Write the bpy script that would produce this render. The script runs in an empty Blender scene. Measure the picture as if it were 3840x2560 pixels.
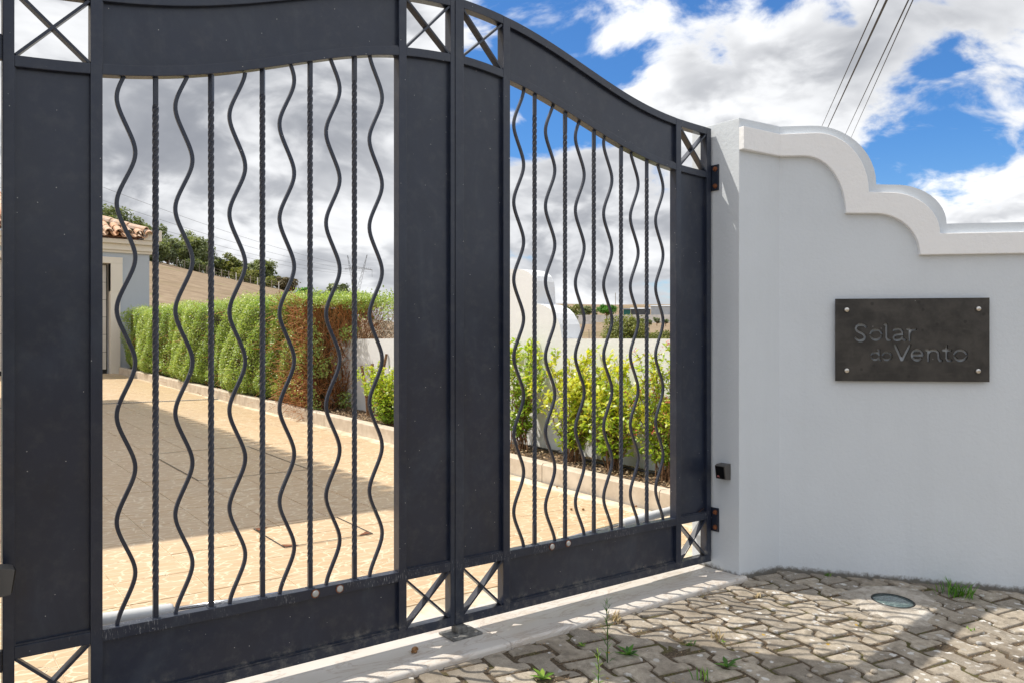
import bpy, math, random
import numpy as np
from mathutils import Vector, Matrix

random.seed(7)
rng = np.random.default_rng(11)
R = math.radians
E = 1.2                       # eye height; heights below are often written relative to it
scene = bpy.context.scene
col = scene.collection

# ------------------------------------------------------------------ camera
cam_d = bpy.data.cameras.new('camera')
cam_d.sensor_width = 36.0
cam_d.lens = 36.0 * 3050 / 3840
cam_d.clip_start = 0.05
cam_d.clip_end = 5000
cam = bpy.data.objects.new('camera', cam_d)
cam.location = (0, -2.7, E)
cam.rotation_euler = (R(90), 0, -R(37.2))
col.objects.link(cam)
scene.camera = cam

# ------------------------------------------------------------------ sun
LIGHT_AZ, SUN_EL = -49.8, 59.3          # horizontal travel direction of the light, elevation
la, se = R(LIGHT_AZ), R(SUN_EL)
to_sun = Vector((-math.cos(la) * math.cos(se), -math.sin(la) * math.cos(se), math.sin(se)))
sun_d = bpy.data.lights.new('sun', 'SUN')
sun_d.energy = 3.1
sun_d.angle = R(0.5)
sun_d.color = (1.0, 0.93, 0.82)
sun = bpy.data.objects.new('sun', sun_d)
sun.rotation_euler = to_sun.to_track_quat('Z', 'Y').to_euler()
sun.location = (-8, 10, 20)
col.objects.link(sun)
scene.cycles.max_bounces = 6
scene.cycles.diffuse_bounces = 3
scene.cycles.glossy_bounces = 3
scene.cycles.transmission_bounces = 2

scene.view_settings.view_transform = 'Standard'
scene.view_settings.look = 'None'
scene.view_settings.exposure = 0.63
scene.view_settings.gamma = 1.0
scene.view_settings.use_curve_mapping = False


# ------------------------------------------------------------------ node helper
class NT:
    def __init__(s, tree):
        s.t = tree
        s.n = tree.nodes
        s.l = tree.links

    def put(s, sock, v):
        if v is None:
            return
        if isinstance(v, bpy.types.NodeSocket):
            s.l.new(v, sock)
        else:
            if sock.type == 'RGBA' and len(v) == 3:
                v = (*v, 1)
            sock.default_value = v

    def m(s, op, a, b=None, c=None, clamp=False):
        n = s.n.new('ShaderNodeMath')
        n.operation = op
        n.use_clamp = clamp
        for i, v in enumerate((a, b, c)):
            s.put(n.inputs[i], v)
        return n.outputs[0]

    def vm(s, op, a, b=None, scale=None):
        n = s.n.new('ShaderNodeVectorMath')
        n.operation = op
        s.put(n.inputs[0], a)
        if b is not None:
            s.put(n.inputs[1], b)
        if scale is not None:
            s.put(n.inputs['Scale'], scale)
        return n.outputs['Value'] if op in ('DOT_PRODUCT', 'LENGTH', 'DISTANCE') else n.outputs[0]

    def noise(s, vec, scale=5, detail=3, rough=0.5, dist=0.0, colour=False):
        n = s.n.new('ShaderNodeTexNoise')
        s.put(n.inputs['Vector'], vec)
        n.inputs['Scale'].default_value = scale
        n.inputs['Detail'].default_value = detail
        n.inputs['Roughness'].default_value = rough
        n.inputs['Distortion'].default_value = dist
        return n.outputs['Color' if colour else 'Fac']

    def vor(s, vec, scale=5, feature='F1', rand=1.0, out='Distance'):
        n = s.n.new('ShaderNodeTexVoronoi')
        n.feature = feature
        s.put(n.inputs['Vector'], vec)
        n.inputs['Scale'].default_value = scale
        n.inputs['Randomness'].default_value = rand
        return n.outputs[out]

    def mr(s, v, a, b, c=0.0, d=1.0, smooth=True):
        n = s.n.new('ShaderNodeMapRange')
        n.interpolation_type = 'SMOOTHSTEP' if smooth else 'LINEAR'
        s.put(n.inputs[0], v)
        for i, q in enumerate((a, b, c, d)):
            s.put(n.inputs[i + 1], q)
        return n.outputs[0]

    def mix(s, f, a, b, blend='MIX'):
        n = s.n.new('ShaderNodeMix')
        n.data_type = 'RGBA'
        n.blend_type = blend
        s.put(n.inputs['Factor'], f)
        s.put(n.inputs[6], a)
        s.put(n.inputs[7], b)
        return n.outputs[2]

    def ramp(s, f, stops):
        n = s.n.new('ShaderNodeValToRGB')
        el = n.color_ramp.elements
        while len(el) < len(stops):
            el.new(0.5)
        for e, (p, c) in zip(el, stops):
            e.position = p
            e.color = (*c, 1)
        s.put(n.inputs[0], f)
        return n.outputs[0]

    def pos(s):
        return s.n.new('ShaderNodeNewGeometry').outputs['Position']

    def obj(s):
        return s.n.new('ShaderNodeTexCoord').outputs['Object']

    def mapping(s, vec, scale=(1, 1, 1), rot=(0, 0, 0), loc=(0, 0, 0)):
        n = s.n.new('ShaderNodeMapping')
        s.put(n.inputs['Vector'], vec)
        n.inputs['Scale'].default_value = scale
        n.inputs['Rotation'].default_value = rot
        n.inputs['Location'].default_value = loc
        return n.outputs[0]

    def rand(s):
        return s.n.new('ShaderNodeObjectInfo').outputs['Random']

    def attr(s, name):
        n = s.n.new('ShaderNodeAttribute')
        n.attribute_name = name
        return n.outputs['Fac']

    def sep(s, v):
        n = s.n.new('ShaderNodeSeparateXYZ')
        s.put(n.inputs[0], v)
        return n.outputs

    def comb(s, x, y, z):
        n = s.n.new('ShaderNodeCombineXYZ')
        for i, v in enumerate((x, y, z)):
            s.put(n.inputs[i], v)
        return n.outputs[0]

    def bump(s, h, strength=0.3, dist=0.01, normal=None):
        n = s.n.new('ShaderNodeBump')
        n.inputs['Strength'].default_value = strength
        n.inputs['Distance'].default_value = dist
        s.put(n.inputs['Height'], h)
        if normal is not None:
            s.put(n.inputs['Normal'], normal)
        return n.outputs[0]


def mat(name, fn):
    m = bpy.data.materials.new(name)
    m.use_nodes = True
    nt = NT(m.node_tree)
    b = nt.n['Principled BSDF']
    res = fn(nt)
    trans = res.pop('translucent', None)
    for k, v in res.items():
        nt.put(b.inputs[k], v)
    if trans:
        tr = nt.n.new('ShaderNodeBsdfTranslucent')
        nt.put(tr.inputs['Color'], trans[1])
        mx = nt.n.new('ShaderNodeMixShader')
        mx.inputs[0].default_value = trans[0]
        nt.l.new(b.outputs[0], mx.inputs[1])
        nt.l.new(tr.outputs[0], mx.inputs[2])
        nt.l.new(mx.outputs[0], nt.n['Material Output'].inputs[0])
    return m


# ------------------------------------------------------------------ world: Nishita sky with cumulus cloud
world = bpy.data.worlds.new('World')
scene.world = world
world.use_nodes = True
w = NT(world.node_tree)
bg = w.n['Background']
SKY = 0.12
bg.inputs['Strength'].default_value = SKY
sky = w.n.new('ShaderNodeTexSky')
sky.sky_type = 'NISHITA'
sky.sun_disc = False
sky.sun_elevation = se
sky.sun_rotation = math.atan2(to_sun.x, to_sun.y)
sky.air_density = 1.0
sky.dust_density = 0.3
sky.ozone_density = 2.5
gen = w.n.new('ShaderNodeTexCoord').outputs['Generated']
d = w.vm('NORMALIZE', gen)
dx, dy, dz = w.sep(d)
zz = w.m('ADD', w.m('MAXIMUM', dz, 0.0), 0.42)
p = w.comb(w.m('DIVIDE', dx, zz), w.m('DIVIDE', dy, zz), w.m('MULTIPLY', dz, 1.6))
p = w.vm('ADD', p, (3.1, 1.7, 0.4))
warp = w.vm('SUBTRACT', w.noise(p, 2.2, 2, 0.5, colour=True), (0.5, 0.5, 0.5))
pw = w.vm('ADD', p, w.vm('SCALE', warp, scale=0.30))


def density(vec, det):
    big = w.noise(vec, 2.6, 1, 0.5)
    fine = w.noise(vec, 7.0, det, 0.57)
    return w.m('ADD', w.m('MULTIPLY', big, 0.5), w.m('MULTIPLY', fine, 0.5))


den = density(pw, 7)
sx = Vector((to_sun.x, to_sun.y, 0)).normalized()
den_s = density(w.vm('ADD', pw, (sx.x * 0.05, sx.y * 0.05, 0.10)), 3)
# cloud over most of the sky, thinned out towards the open blue in the east
cov = w.m('SUBTRACT', 0.16, w.m('MULTIPLY', w.mr(w.vm('DOT_PRODUCT', d, tuple(Vector((0.80, 0.54, 0.27)).normalized())), math.cos(R(40)), math.cos(R(14))), 0.16))
grey = 0.0
# (direction, angular radius in degrees, cover, greyness): where heaps of cloud and open blue lie
HEAPS = [
    ((0.73, 0.613, 0.295), 8.5, .17, 0), ((0.69, 0.652, 0.315), 5, .08, 0), ((0.781, 0.562, 0.273), 8, .14, .22), ((0.663, 0.65, 0.375), 4.5, .10, 0),
    ((0.86, 0.406, 0.325), 10, .17, .34), ((0.827, 0.483, 0.286), 6, .08, .1), ((0.913, 0.377, 0.150), 5.5, .16, .12), ((0.639, 0.743, 0.19), 7, .13, -.1),
    ((0.655, 0.675, 0.337), 5.5, -.22, 0), ((0.542, 0.761, 0.357), 6, -.22, 0), ((0.597, 0.766, 0.246), 6, -.15, 0), ((0.881, 0.425, 0.205), 6, -.20, 0),
    ((0.788, 0.50, 0.365), 4, -.22, 0), ((0.735, 0.575, 0.365), 4.5, -.2, 0), ((0.70, 0.70, 0.105), 12, .24, .62), ((0.62, 0.77, 0.10), 8, .1, .3),
    ((0.25, 0.92, 0.24), 27, .30, .72), ((0.377, 0.891, 0.235), 9, .06, .30), ((0.2, 0.94, 0.30), 10, .0, .2), ((0.339, 0.928, 0.155), 6, .0, -.5), ((0.454, 0.88, 0.145), 6, .0, -.4), ((0.12, 0.943, 0.31), 8, .0, -.35),
]
for v, rad, amt, gr in HEAPS:
    v = Vector(v).normalized()
    g = w.mr(w.vm('DOT_PRODUCT', d, tuple(v)), math.cos(R(rad)), 1.0)
    if amt:
        cov = w.m('ADD', cov, w.m('MULTIPLY', g, amt))
    if gr:
        grey = w.m('ADD', grey, w.m('MULTIPLY', g, gr))
dd = w.m('ADD', w.m('MULTIPLY_ADD', den, 1.75, -0.385), cov)
mask = w.m('MULTIPLY', w.mr(dd, 0.475, 0.64), w.mr(dz, -0.02, 0.02))
thick = w.mr(dd, 0.54, 0.85)
lit = w.mr(w.m('SUBTRACT', den, den_s), -0.09, 0.09)
white = 0.75 / SKY
dark = w.m('MULTIPLY', thick, w.m('SUBTRACT', 0.52, w.m('MULTIPLY', lit, 0.50)))
soft = w.m('ADD', w.mr(w.m('SUBTRACT', den, den_s), -0.17, 0.17, 0, 1, False), w.m('MULTIPLY', w.m('SUBTRACT', w.noise(pw, 4.2, 5, 0.6), 0.5), 1.1))
dark = w.m('ADD', w.m('MULTIPLY', dark, 1.3), w.m('MULTIPLY', grey, w.m('SUBTRACT', 1.25, w.m('MULTIPLY', soft, 1.05))))
dark = w.m('SUBTRACT', 1.0, w.m('POWER', 2.718, w.m('MULTIPLY', w.m('MAXIMUM', dark, 0.0), -1.15)))
ccol = w.mix(dark, (white * 0.985, white * 0.995, white * 1.01), (0.15 / SKY, 0.163 / SKY, 0.195 / SKY))
skyc = w.mix(1.0, sky.outputs[0], w.mix(w.mr(dz, 0.02, 0.26), (0.54, 0.67, 0.80), (0.29, 0.54, 0.80)), 'MULTIPLY')
full = w.mix(mask, skyc, ccol)
w.l.new(full, bg.inputs['Color'])
world.cycles.sampling_method = 'MANUAL'
world.cycles.sample_map_resolution = 256


# ------------------------------------------------------------------ mesh helpers
class MB:
    """collects faces for ONE mesh object"""

    def __init__(s):
        s.v, s.f = [], []

    def add(s, vs, fs):
        o = len(s.v)
        s.v += [tuple(q) for q in vs]
        s.f += [tuple(i + o for i in f) for f in fs]
        return s

    def box(s, x0, x1, y0, y1, z0, z1):
        return s.add([(x0, y0, z0), (x1, y0, z0), (x1, y1, z0), (x0, y1, z0), (x0, y0, z1), (x1, y0, z1), (x1, y1, z1), (x0, y1, z1)],
                     [(0, 3, 2, 1), (4, 5, 6, 7), (0, 1, 5, 4), (1, 2, 6, 5), (2, 3, 7, 6), (3, 0, 4, 7)])

    def prism(s, loop, off):
        n = len(loop)
        o = Vector(off)
        vs = [Vector(q) for q in loop]
        return s.add(vs + [q + o for q in vs], [tuple(range(n))[::-1], tuple(range(n, 2 * n))] +
                     [(i, (i + 1) % n, n + (i + 1) % n, n + i) for i in range(n)])

    def tube(s, pts, rad, k=8, cap=True):
        pts = [Vector(q) for q in pts]
        n = len(pts)
        rad = rad if isinstance(rad, (list, tuple)) else [rad] * n
        rings = []
        for i, q in enumerate(pts):
            t = (pts[min(i + 1, n - 1)] - pts[max(i - 1, 0)]).normalized()
            a = t.cross(Vector((0.123, 0.31, 0.94)) if abs(t.z) < 0.9 else Vector((1, 0.1, 0))).normalized()
            b = t.cross(a)
            rings.append([q + (a * math.cos(j * 2 * math.pi / k) + b * math.sin(j * 2 * math.pi / k)) * rad[i] for j in range(k)])
        vs = [q for r_ in rings for q in r_]
        fs = [(i * k + j, i * k + (j + 1) % k, (i + 1) * k + (j + 1) % k, (i + 1) * k + j) for i in range(n - 1) for j in range(k)]
        if cap:
            fs += [tuple(range(k))[::-1], tuple(range((n - 1) * k, n * k))]
        return s.add(vs, fs)

    def sweep(s, rings):
        k = len(rings[0])
        n = len(rings)
        vs = [q for r_ in rings for q in r_]
        fs = [(i * k + j, i * k + (j + 1) % k, (i + 1) * k + (j + 1) % k, (i + 1) * k + j) for i in range(n - 1) for j in range(k)]
        fs += [tuple(range(k))[::-1], tuple(range((n - 1) * k, n * k))]
        return s.add(vs, fs)

    def build(s, name, m, parent=None, bevel=0, smooth=False, loc=None):
        me = bpy.data.meshes.new(name)
        me.from_pydata(s.v, [], s.f)
        me.validate()
        if bevel:
            import bmesh
            bm = bmesh.new()
            bm.from_mesh(me)
            bmesh.ops.recalc_face_normals(bm, faces=bm.faces)
            es = [e for e in bm.edges if len(e.link_faces) == 2 and e.calc_face_angle(0) > 0.6]
            bmesh.ops.bevel(bm, geom=es, offset=bevel, segments=2, profile=0.7, affect='EDGES')
            bm.to_mesh(me)
            bm.free()
        me.materials.append(m)
        if smooth:
            me.polygons.foreach_set('use_smooth', [True] * len(me.polygons))
        o = bpy.data.objects.new(name, me)
        if loc is not None:
            o.location = loc
        col.objects.link(o)
        if parent is not None:
            o.parent = parent
        return o


def npmesh(name, V, F, m, parent=None, tint=None, smooth=False):
    """V (n,3), F (m,k) arrays to one mesh object"""
    me = bpy.data.meshes.new(name)
    k = F.shape[1]
    me.vertices.add(len(V))
    me.vertices.foreach_set('co', V.astype(np.float32).ravel())
    me.loops.add(F.size)
    me.loops.foreach_set('vertex_index', F.astype(np.int32).ravel())
    me.polygons.add(len(F))
    me.polygons.foreach_set('loop_start', np.arange(0, F.size, k, dtype=np.int32))
    me.update(calc_edges=True)
    me.validate()
    if tint is not None:
        a = me.attributes.new('tint', 'FLOAT', 'FACE')
        a.data.foreach_set('value', tint.astype(np.float32))
    me.materials.append(m)
    if smooth:
        me.polygons.foreach_set('use_smooth', [True] * len(me.polygons))
    o = bpy.data.objects.new(name, me)
    col.objects.link(o)
    if parent is not None:
        o.parent = parent
    return o


def empty(name, loc=(0, 0, 0)):
    o = bpy.data.objects.new(name, None)
    o.empty_display_size = 0.1
    col.objects.link(o)
    return o


def tag(o, label=None, cat=None, group=None, kind=None):
    if label: o['label'] = label
    if cat: o['category'] = cat
    if group: o['group'] = group
    if kind: o['kind'] = kind
    return o


def leaf_mesh(P, N, size, spread=0.8, aspect=0.5, fold=0.25, axis=None):
    """diamond leaves (quads folded on the midrib) at P, facing N with jitter"""
    n = len(P)
    N = N + rng.normal(0, spread, (n, 3))
    N /= np.linalg.norm(N, axis=1, keepdims=True) + 1e-9
    A = rng.normal(0, 1, (n, 3)) if axis is None else axis + rng.normal(0, 0.5, (n, 3))
    A -= N * (A * N).sum(1, keepdims=True)
    A /= np.linalg.norm(A, axis=1, keepdims=True) + 1e-9
    B = np.cross(N, A)
    L = (size * rng.uniform(0.6, 1.3, n))[:, None]
    W = L * aspect
    v0 = P
    v1 = P + A * L * 0.45 + B * W * 0.5 + N * W * fold
    v2 = P + A * L
    v3 = P + A * L * 0.45 - B * W * 0.5 + N * W * fold
    V = np.stack([v0, v1, v2, v3], 1).reshape(-1, 3)
    F = np.arange(n * 4).reshape(n, 4)
    return V, F


# ------------------------------------------------------------------ materials
def m_gate(nt):
    q = nt.pos()
    n = nt.noise(q, 6, 4, 0.6)
    base = nt.mix(n, (0.0035, 0.008, 0.022), (0.0085, 0.016, 0.040))
    smear = nt.noise(nt.mapping(q, (1.6, 1.6, 0.8)), 3.0, 6, 0.68, 0.8)
    base = nt.mix(nt.mr(smear, 0.46, 0.74, 0, 0.42), base, (0.042, 0.055, 0.078))
    base = nt.mix(nt.mr(smear, 0.42, 0.25, 0, 0.4), base, (0.004, 0.006, 0.012))
    zed = nt.sep(q)[2]
    low = nt.m('MAXIMUM', nt.mr(zed, 0.165, 0.10, 0, 1), nt.mr(nt.m('ABSOLUTE', nt.m('SUBTRACT', zed, 0.122)), 0.022, 0.0, 0, 1.3))
    dust = nt.m('MULTIPLY', nt.mr(nt.noise(q, 22, 6, 0.7), 0.45, 0.75), nt.m('ADD', 0.10, nt.m('MULTIPLY', low, 0.60)))
    base = nt.mix(dust, base, (0.17, 0.165, 0.15))
    vd = nt.vor(q, 42)
    vr = nt.sep(nt.vor(q, 42, out='Color'))[0]
    fleck = nt.m('MULTIPLY', nt.mr(vd, 0.075, 0.045), nt.m('GREATER_THAN', vr, 0.70))
    vd2 = nt.vor(q, 15)
    vr2 = nt.sep(nt.vor(q, 15, out='Color'))[1]
    fleck2 = nt.m('MULTIPLY', nt.mr(vd2, nt.m('MULTIPLY', vr2, 0.045), nt.m('MULTIPLY', vr2, 0.02)), nt.m('GREATER_THAN', vr2, 0.84))
    fl = nt.m('MAXIMUM', fleck, fleck2)
    base = nt.mix(fl, base, (0.42, 0.42, 0.40))
    scr = nt.noise(nt.mapping(q, (150, 60, 26), (0.0, 0.5, 0.0)), 1.6, 3, 0.65)
    near = nt.m('MULTIPLY', nt.mr(nt.m('ABSOLUTE', nt.m('SUBTRACT', zed, 0.313)), 0.03, 0.012), nt.mr(nt.noise(q, 5.5, 2), 0.44, 0.56))
    base = nt.mix(nt.m('MULTIPLY', nt.mr(scr, 0.56, 0.70, 0, 0.8), near), base, (0.30, 0.31, 0.33))
    rough = nt.m('ADD', 0.26, nt.m('MULTIPLY', smear, 0.40))
    return {'Base Color': base, 'Roughness': rough, 'Specular IOR Level': 0.5, 'Coat Weight': 0.42, 'Coat Roughness': 0.20, 'Coat IOR': 1.5,
            'Normal': nt.bump(nt.m('ADD', nt.noise(q, 2.6, 2, 0.5), nt.m('MULTIPLY', nt.noise(q, 90, 3, 0.6), 0.012)), 0.22, 0.03)}


def m_metal_simple(c, rough, metal=0.0):
    def f(nt):
        q = nt.obj()
        n = nt.noise(q, 30, 4, 0.6)
        return {'Base Color': nt.mix(n, tuple(x * 0.8 for x in c), c), 'Roughness': nt.m('ADD', rough, nt.m('MULTIPLY', n, 0.12)), 'Metallic': metal}
    return f


def m_rust(nt):
    q = nt.pos()
    n = nt.noise(q, 160, 4, 0.7)
    return {'Base Color': nt.ramp(n, [(0.3, (0.05, 0.018, 0.008)), (0.6, (0.26, 0.09, 0.035)), (0.8, (0.42, 0.19, 0.08))]), 'Roughness': 0.85,
            'Normal': nt.bump(n, 0.5, 0.003)}


def m_plaster(c, grain=1.0, scale=95):
    def f(nt):
        q = nt.pos()
        a = nt.noise(q, scale, 4, 0.6)
        b = nt.noise(q, scale * 0.35, 3, 0.5)
        h = nt.m('ADD', nt.m('MULTIPLY', a, 0.7), nt.m('MULTIPLY', b, 0.6))
        big = nt.noise(q, 1.3, 4, 0.6)
        stain = nt.noise(nt.mapping(q, (7, 7, 0.55)), 1.2, 5, 0.65)
        cc = nt.mix(nt.mr(big, 0.3, 0.7), tuple(x * 0.95 for x in c), c)
        cc = nt.mix(nt.mr(stain, 0.5, 0.8, 0, 0.16), cc, tuple(x * 0.8 for x in c))
        return {'Base Color': cc, 'Roughness': 0.62, 'Specular IOR Level': 0.35, 'Normal': nt.bump(h, 0.5 * grain, 0.006)}
    return f


def m_wall_foot(nt):
    """the painted street wall: plaster, with splashed dirt just above the paving"""
    r = m_plaster((0.67, 0.72, 0.77), 0.8, 60)(nt)
    q = nt.pos()
    x, y, z = nt.sep(q)
    hgt = nt.m('SUBTRACT', z, nt.m('ADD', 0.0294, nt.m('MULTIPLY', y, 0.065)))
    edge = nt.m('ADD', hgt, nt.m('MULTIPLY', nt.noise(q, 38, 6, 0.75), -0.060))
    dirt = nt.mr(edge, 0.004, -0.022, 0, 0.9)
    r['Base Color'] = nt.mix(dirt, r['Base Color'], (0.10, 0.085, 0.06))
    return r


def m_marble(nt):
    q = nt.pos()
    n1 = nt.noise(nt.mapping(q, (1.0, 3.0, 3.0), (0, 0, 0.15)), 3.0, 6, 0.62, 1.4)
    vein = nt.mr(nt.m('ABSOLUTE', nt.m('SUBTRACT', n1, 0.5)), 0.035, 0.0)
    rust = nt.mr(nt.noise(q, 4.3, 5, 0.65), 0.5, 0.75)
    c = nt.mix(nt.noise(q, 7, 4), (0.58, 0.54, 0.49), (0.68, 0.65, 0.61))
    c = nt.mix(nt.m('MULTIPLY', rust, 0.45), c, (0.52, 0.40, 0.27))
    c = nt.mix(nt.m('MULTIPLY', vein, 0.45), c, (0.36, 0.27, 0.2))
    dirt = nt.noise(q, 130, 3, 0.7)
    c = nt.mix(nt.mr(dirt, 0.66, 0.74, 0, 0.5), c, (0.2, 0.16, 0.12))
    return {'Base Color': c, 'Roughness': 0.42, 'Normal': nt.bump(nt.noise(q, 60, 3), 0.06, 0.003)}


def m_paver(nt):
    q = nt.pos()
    x, y, z = nt.sep(q)
    r = nt.rand()
    fine = nt.noise(q, 420, 2, 0.7)
    med = nt.noise(q, 28, 5, 0.65)
    c = nt.ramp(med, [(0.25, (0.22, 0.187, 0.145)), (0.55, (0.43, 0.372, 0.295)), (0.8, (0.61, 0.535, 0.435))])
    c = nt.mix(nt.m('MULTIPLY', nt.m('POWER', r, 1.6), 0.75), c, (0.185, 0.165, 0.14))
    c = nt.mix(nt.mr(fine, 0.5, 0.72, 0, 0.6), c, (0.56, 0.52, 0.46))
    c = nt.mix(nt.mr(fine, 0.42, 0.28, 0, 0.6), c, (0.06, 0.055, 0.048))
    c = nt.mix(nt.mr(nt.noise(q, 2.1, 5, 0.65), 0.47, 0.66, 0, 0.62), c, (0.15, 0.122, 0.092))
    c = nt.mix(nt.mr(nt.noise(q, 17, 5, 0.7), 0.52, 0.7, 0, 0.5), c, (0.135, 0.115, 0.09))
    # lichen rosettes, denser towards the wall
    wq = nt.vm('ADD', q, nt.vm('SCALE', nt.vm('SUBTRACT', nt.noise(q, 55, 3, 0.6, colour=True), (0.5, 0.5, 0.5)), scale=0.030))
    vd = nt.vor(wq, 27)
    vc = nt.sep(nt.vor(wq, 27, out='Color'))
    area = nt.mr(nt.m('ADD', nt.m('MULTIPLY', x, 0.22), nt.m('MULTIPLY', nt.noise(q, 3.2, 3), 0.5)), 0.58, 1.10, 0.16, 0.85)
    spot = nt.m('MULTIPLY', nt.mr(vd, nt.m('ADD', 0.16, nt.m('MULTIPLY', vc[2], 0.30)), nt.m('ADD', 0.08, nt.m('MULTIPLY', vc[2], 0.26))), nt.m('LESS_THAN', vc[0], area))
    lich = nt.mix(nt.noise(q, 160, 3), (0.52, 0.51, 0.49), (0.74, 0.73, 0.70))
    c = nt.mix(nt.m('MULTIPLY', spot, nt.mr(vc[1], 0.1, 0.9, 0.25, 0.9)), c, lich)
    vy = nt.vor(wq, 9)
    vyc = nt.sep(nt.vor(wq, 9, out='Color'))
    ysp = nt.m('MULTIPLY', nt.mr(vy, 0.10, 0.06), nt.m('GREATER_THAN', vyc[2], 0.75))
    c = nt.mix(ysp, c, (0.42, 0.26, 0.04))
    pit = nt.vor(q, 330)
    h = nt.m('ADD', nt.m('MULTIPLY', fine, 0.7), nt.m('ADD', nt.m('MULTIPLY', med, 0.6), nt.mr(pit, 0.0, 0.3, 0, 0.4)))
    return {'Base Color': c, 'Roughness': 0.9, 'Specular IOR Level': 0.25, 'Normal': nt.bump(h, 0.55, 0.004)}


def m_joint(nt):
    q = nt.pos()
    n = nt.noise(q, 130, 4, 0.7)
    moss = nt.mr(nt.noise(q, 9, 4, 0.6), 0.5, 0.64)
    c = nt.ramp(n, [(0.3, (0.030, 0.021, 0.013)), (0.52, (0.115, 0.082, 0.050)), (0.75, (0.30, 0.23, 0.15))])
    c = nt.mix(nt.m('MULTIPLY', moss, 0.75), c, nt.mix(n, (0.03, 0.034, 0.006), (0.15, 0.14, 0.025)))
    return {'Base Color': c, 'Roughness': 0.95, 'Normal': nt.bump(n, 1.0, 0.01)}


def m_cement(nt):
    q = nt.pos()
    n = nt.noise(q, 14, 6, 0.65)
    f = nt.noise(q, 240, 3, 0.7)
    c = nt.ramp(n, [(0.3, (0.24, 0.205, 0.165)), (0.5, (0.44, 0.395, 0.335)), (0.7, (0.64, 0.60, 0.54))])
    c = nt.mix(nt.mr(f, 0.5, 0.66, 0, 0.6), c, (0.17, 0.145, 0.115))
    return {'Base Color': c, 'Roughness': 0.9, 'Normal': nt.bump(nt.m('ADD', n, f), 0.5, 0.004)}


def m_tile(nt):
    q = nt.pos()
    r = nt.rand()
    st = nt.mapping(q, (0.55, 1.0, 1.0), (0, 0, 0.5))
    wq = nt.vm('ADD', st, nt.vm('SCALE', nt.vm('SUBTRACT', nt.noise(st, 24, 3, 0.6, colour=True), (0.5, 0.5, 0.5)), scale=0.022))
    ed = nt.vor(wq, 17, feature='DISTANCE_TO_EDGE')
    cell = nt.sep(nt.vor(wq, 17, out='Color'))[0]
    n = nt.noise(nt.mapping(q, (1.0, 5.0, 1.0), (0, 0, 0.2)), 26, 5, 0.65)
    c = nt.ramp(n, [(0.25, (0.46, 0.315, 0.18)), (0.55, (0.565, 0.415, 0.26)), (0.8, (0.63, 0.49, 0.335))])
    c = nt.mix(nt.m('MULTIPLY', cell, 0.28), c, (0.48, 0.30, 0.14))
    c = nt.mix(nt.m('MULTIPLY', r, 0.18), c, (0.60, 0.47, 0.32))
    line = nt.mr(ed, 0.055, 0.028)
    line = nt.m('MULTIPLY', line, nt.mr(nt.noise(q, 11, 3), 0.28, 0.46))
    c = nt.mix(nt.m('MULTIPLY', line, 0.62), c, (0.80, 0.69, 0.51))
    dark = nt.m('MULTIPLY', nt.mr(ed, 0.014, 0.004), nt.mr(nt.noise(q, 13, 3), 0.55, 0.66))
    c = nt.mix(dark, c, (0.16, 0.11, 0.06))
    c = nt.mix(nt.mr(nt.noise(q, 0.9, 4, 0.6), 0.5, 0.75, 0, 0.25), c, (0.42, 0.33, 0.24))
    return {'Base Color': c, 'Roughness': 0.5, 'Specular IOR Level': 0.4, 'Normal': nt.bump(nt.mr(ed, 0.0, 0.06), 0.25, 0.003)}


def m_plain(c, c2, scale=20, rough=0.8, bump=0.2, detail=4):
    def f(nt):
        q = nt.pos()
        n = nt.noise(q, scale, detail, 0.62)
        return {'Base Color': nt.mix(nt.mr(n, 0.3, 0.7), c, c2), 'Roughness': rough, 'Normal': nt.bump(n, bump, 0.006)}
    return f


def m_leaf(stops, rough=0.38, tr=0.3, tcol=None):
    def f(nt):
        t = nt.attr('tint')
        c = nt.ramp(t, stops)
        return {'Base Color': c, 'Roughness': rough, 'Specular IOR Level': 0.5, 'translucent': (tr, nt.mix(1.0, c, tcol or (1.5, 1.6, 0.7), 'MULTIPLY'))}
    return f


def m_field(nt):
    q = nt.pos()
    a = nt.noise(q, 0.045, 6, 0.6)
    b = nt.noise(nt.mapping(q, (1, 1, 1), (0, 0, 0.6)), 0.5, 6, 0.7)
    s = nt.noise(nt.mapping(q, (0.25, 2.2, 1.0), (0, 0, 0.55)), 0.3, 4, 0.6)
    c = nt.mix(nt.mr(b, 0.3, 0.7), (0.20, 0.145, 0.095), (0.34, 0.262, 0.18))
    c = nt.mix(nt.mr(s, 0.4, 0.7, 0, 0.10), c, (0.42, 0.335, 0.215))
    c = nt.mix(nt.mr(nt.noise(q, 1.7, 5, 0.75), 0.45, 0.7, 0, 0.45), c, (0.24, 0.175, 0.11))
    c = nt.mix(nt.mr(a, 0.52, 0.68, 0, 0.45), c, (0.17, 0.145, 0.06))
    gr = nt.m('MULTIPLY', nt.mr(nt.noise(q, 0.22, 3), 0.66, 0.74), 0.7)
    c = nt.mix(gr, c, (0.15, 0.18, 0.04))
    return {'Base Color': c, 'Roughness': 0.95, 'Specular IOR Level': 0.1}


def m_rooftile(nt):
    q = nt.pos()
    n = nt.noise(q, 9, 5, 0.7)
    r = nt.rand()
    c = nt.ramp(n, [(0.3, (0.50, 0.25, 0.13)), (0.48, (0.58, 0.42, 0.30)), (0.66, (0.68, 0.60, 0.52))])
    c = nt.mix(nt.m('MULTIPLY', nt.m('POWER', r, 2.0), 0.6), c, (0.60, 0.26, 0.10))
    return {'Base Color': c, 'Roughness': 0.85, 'Normal': nt.bump(n, 0.2, 0.01)}


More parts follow.
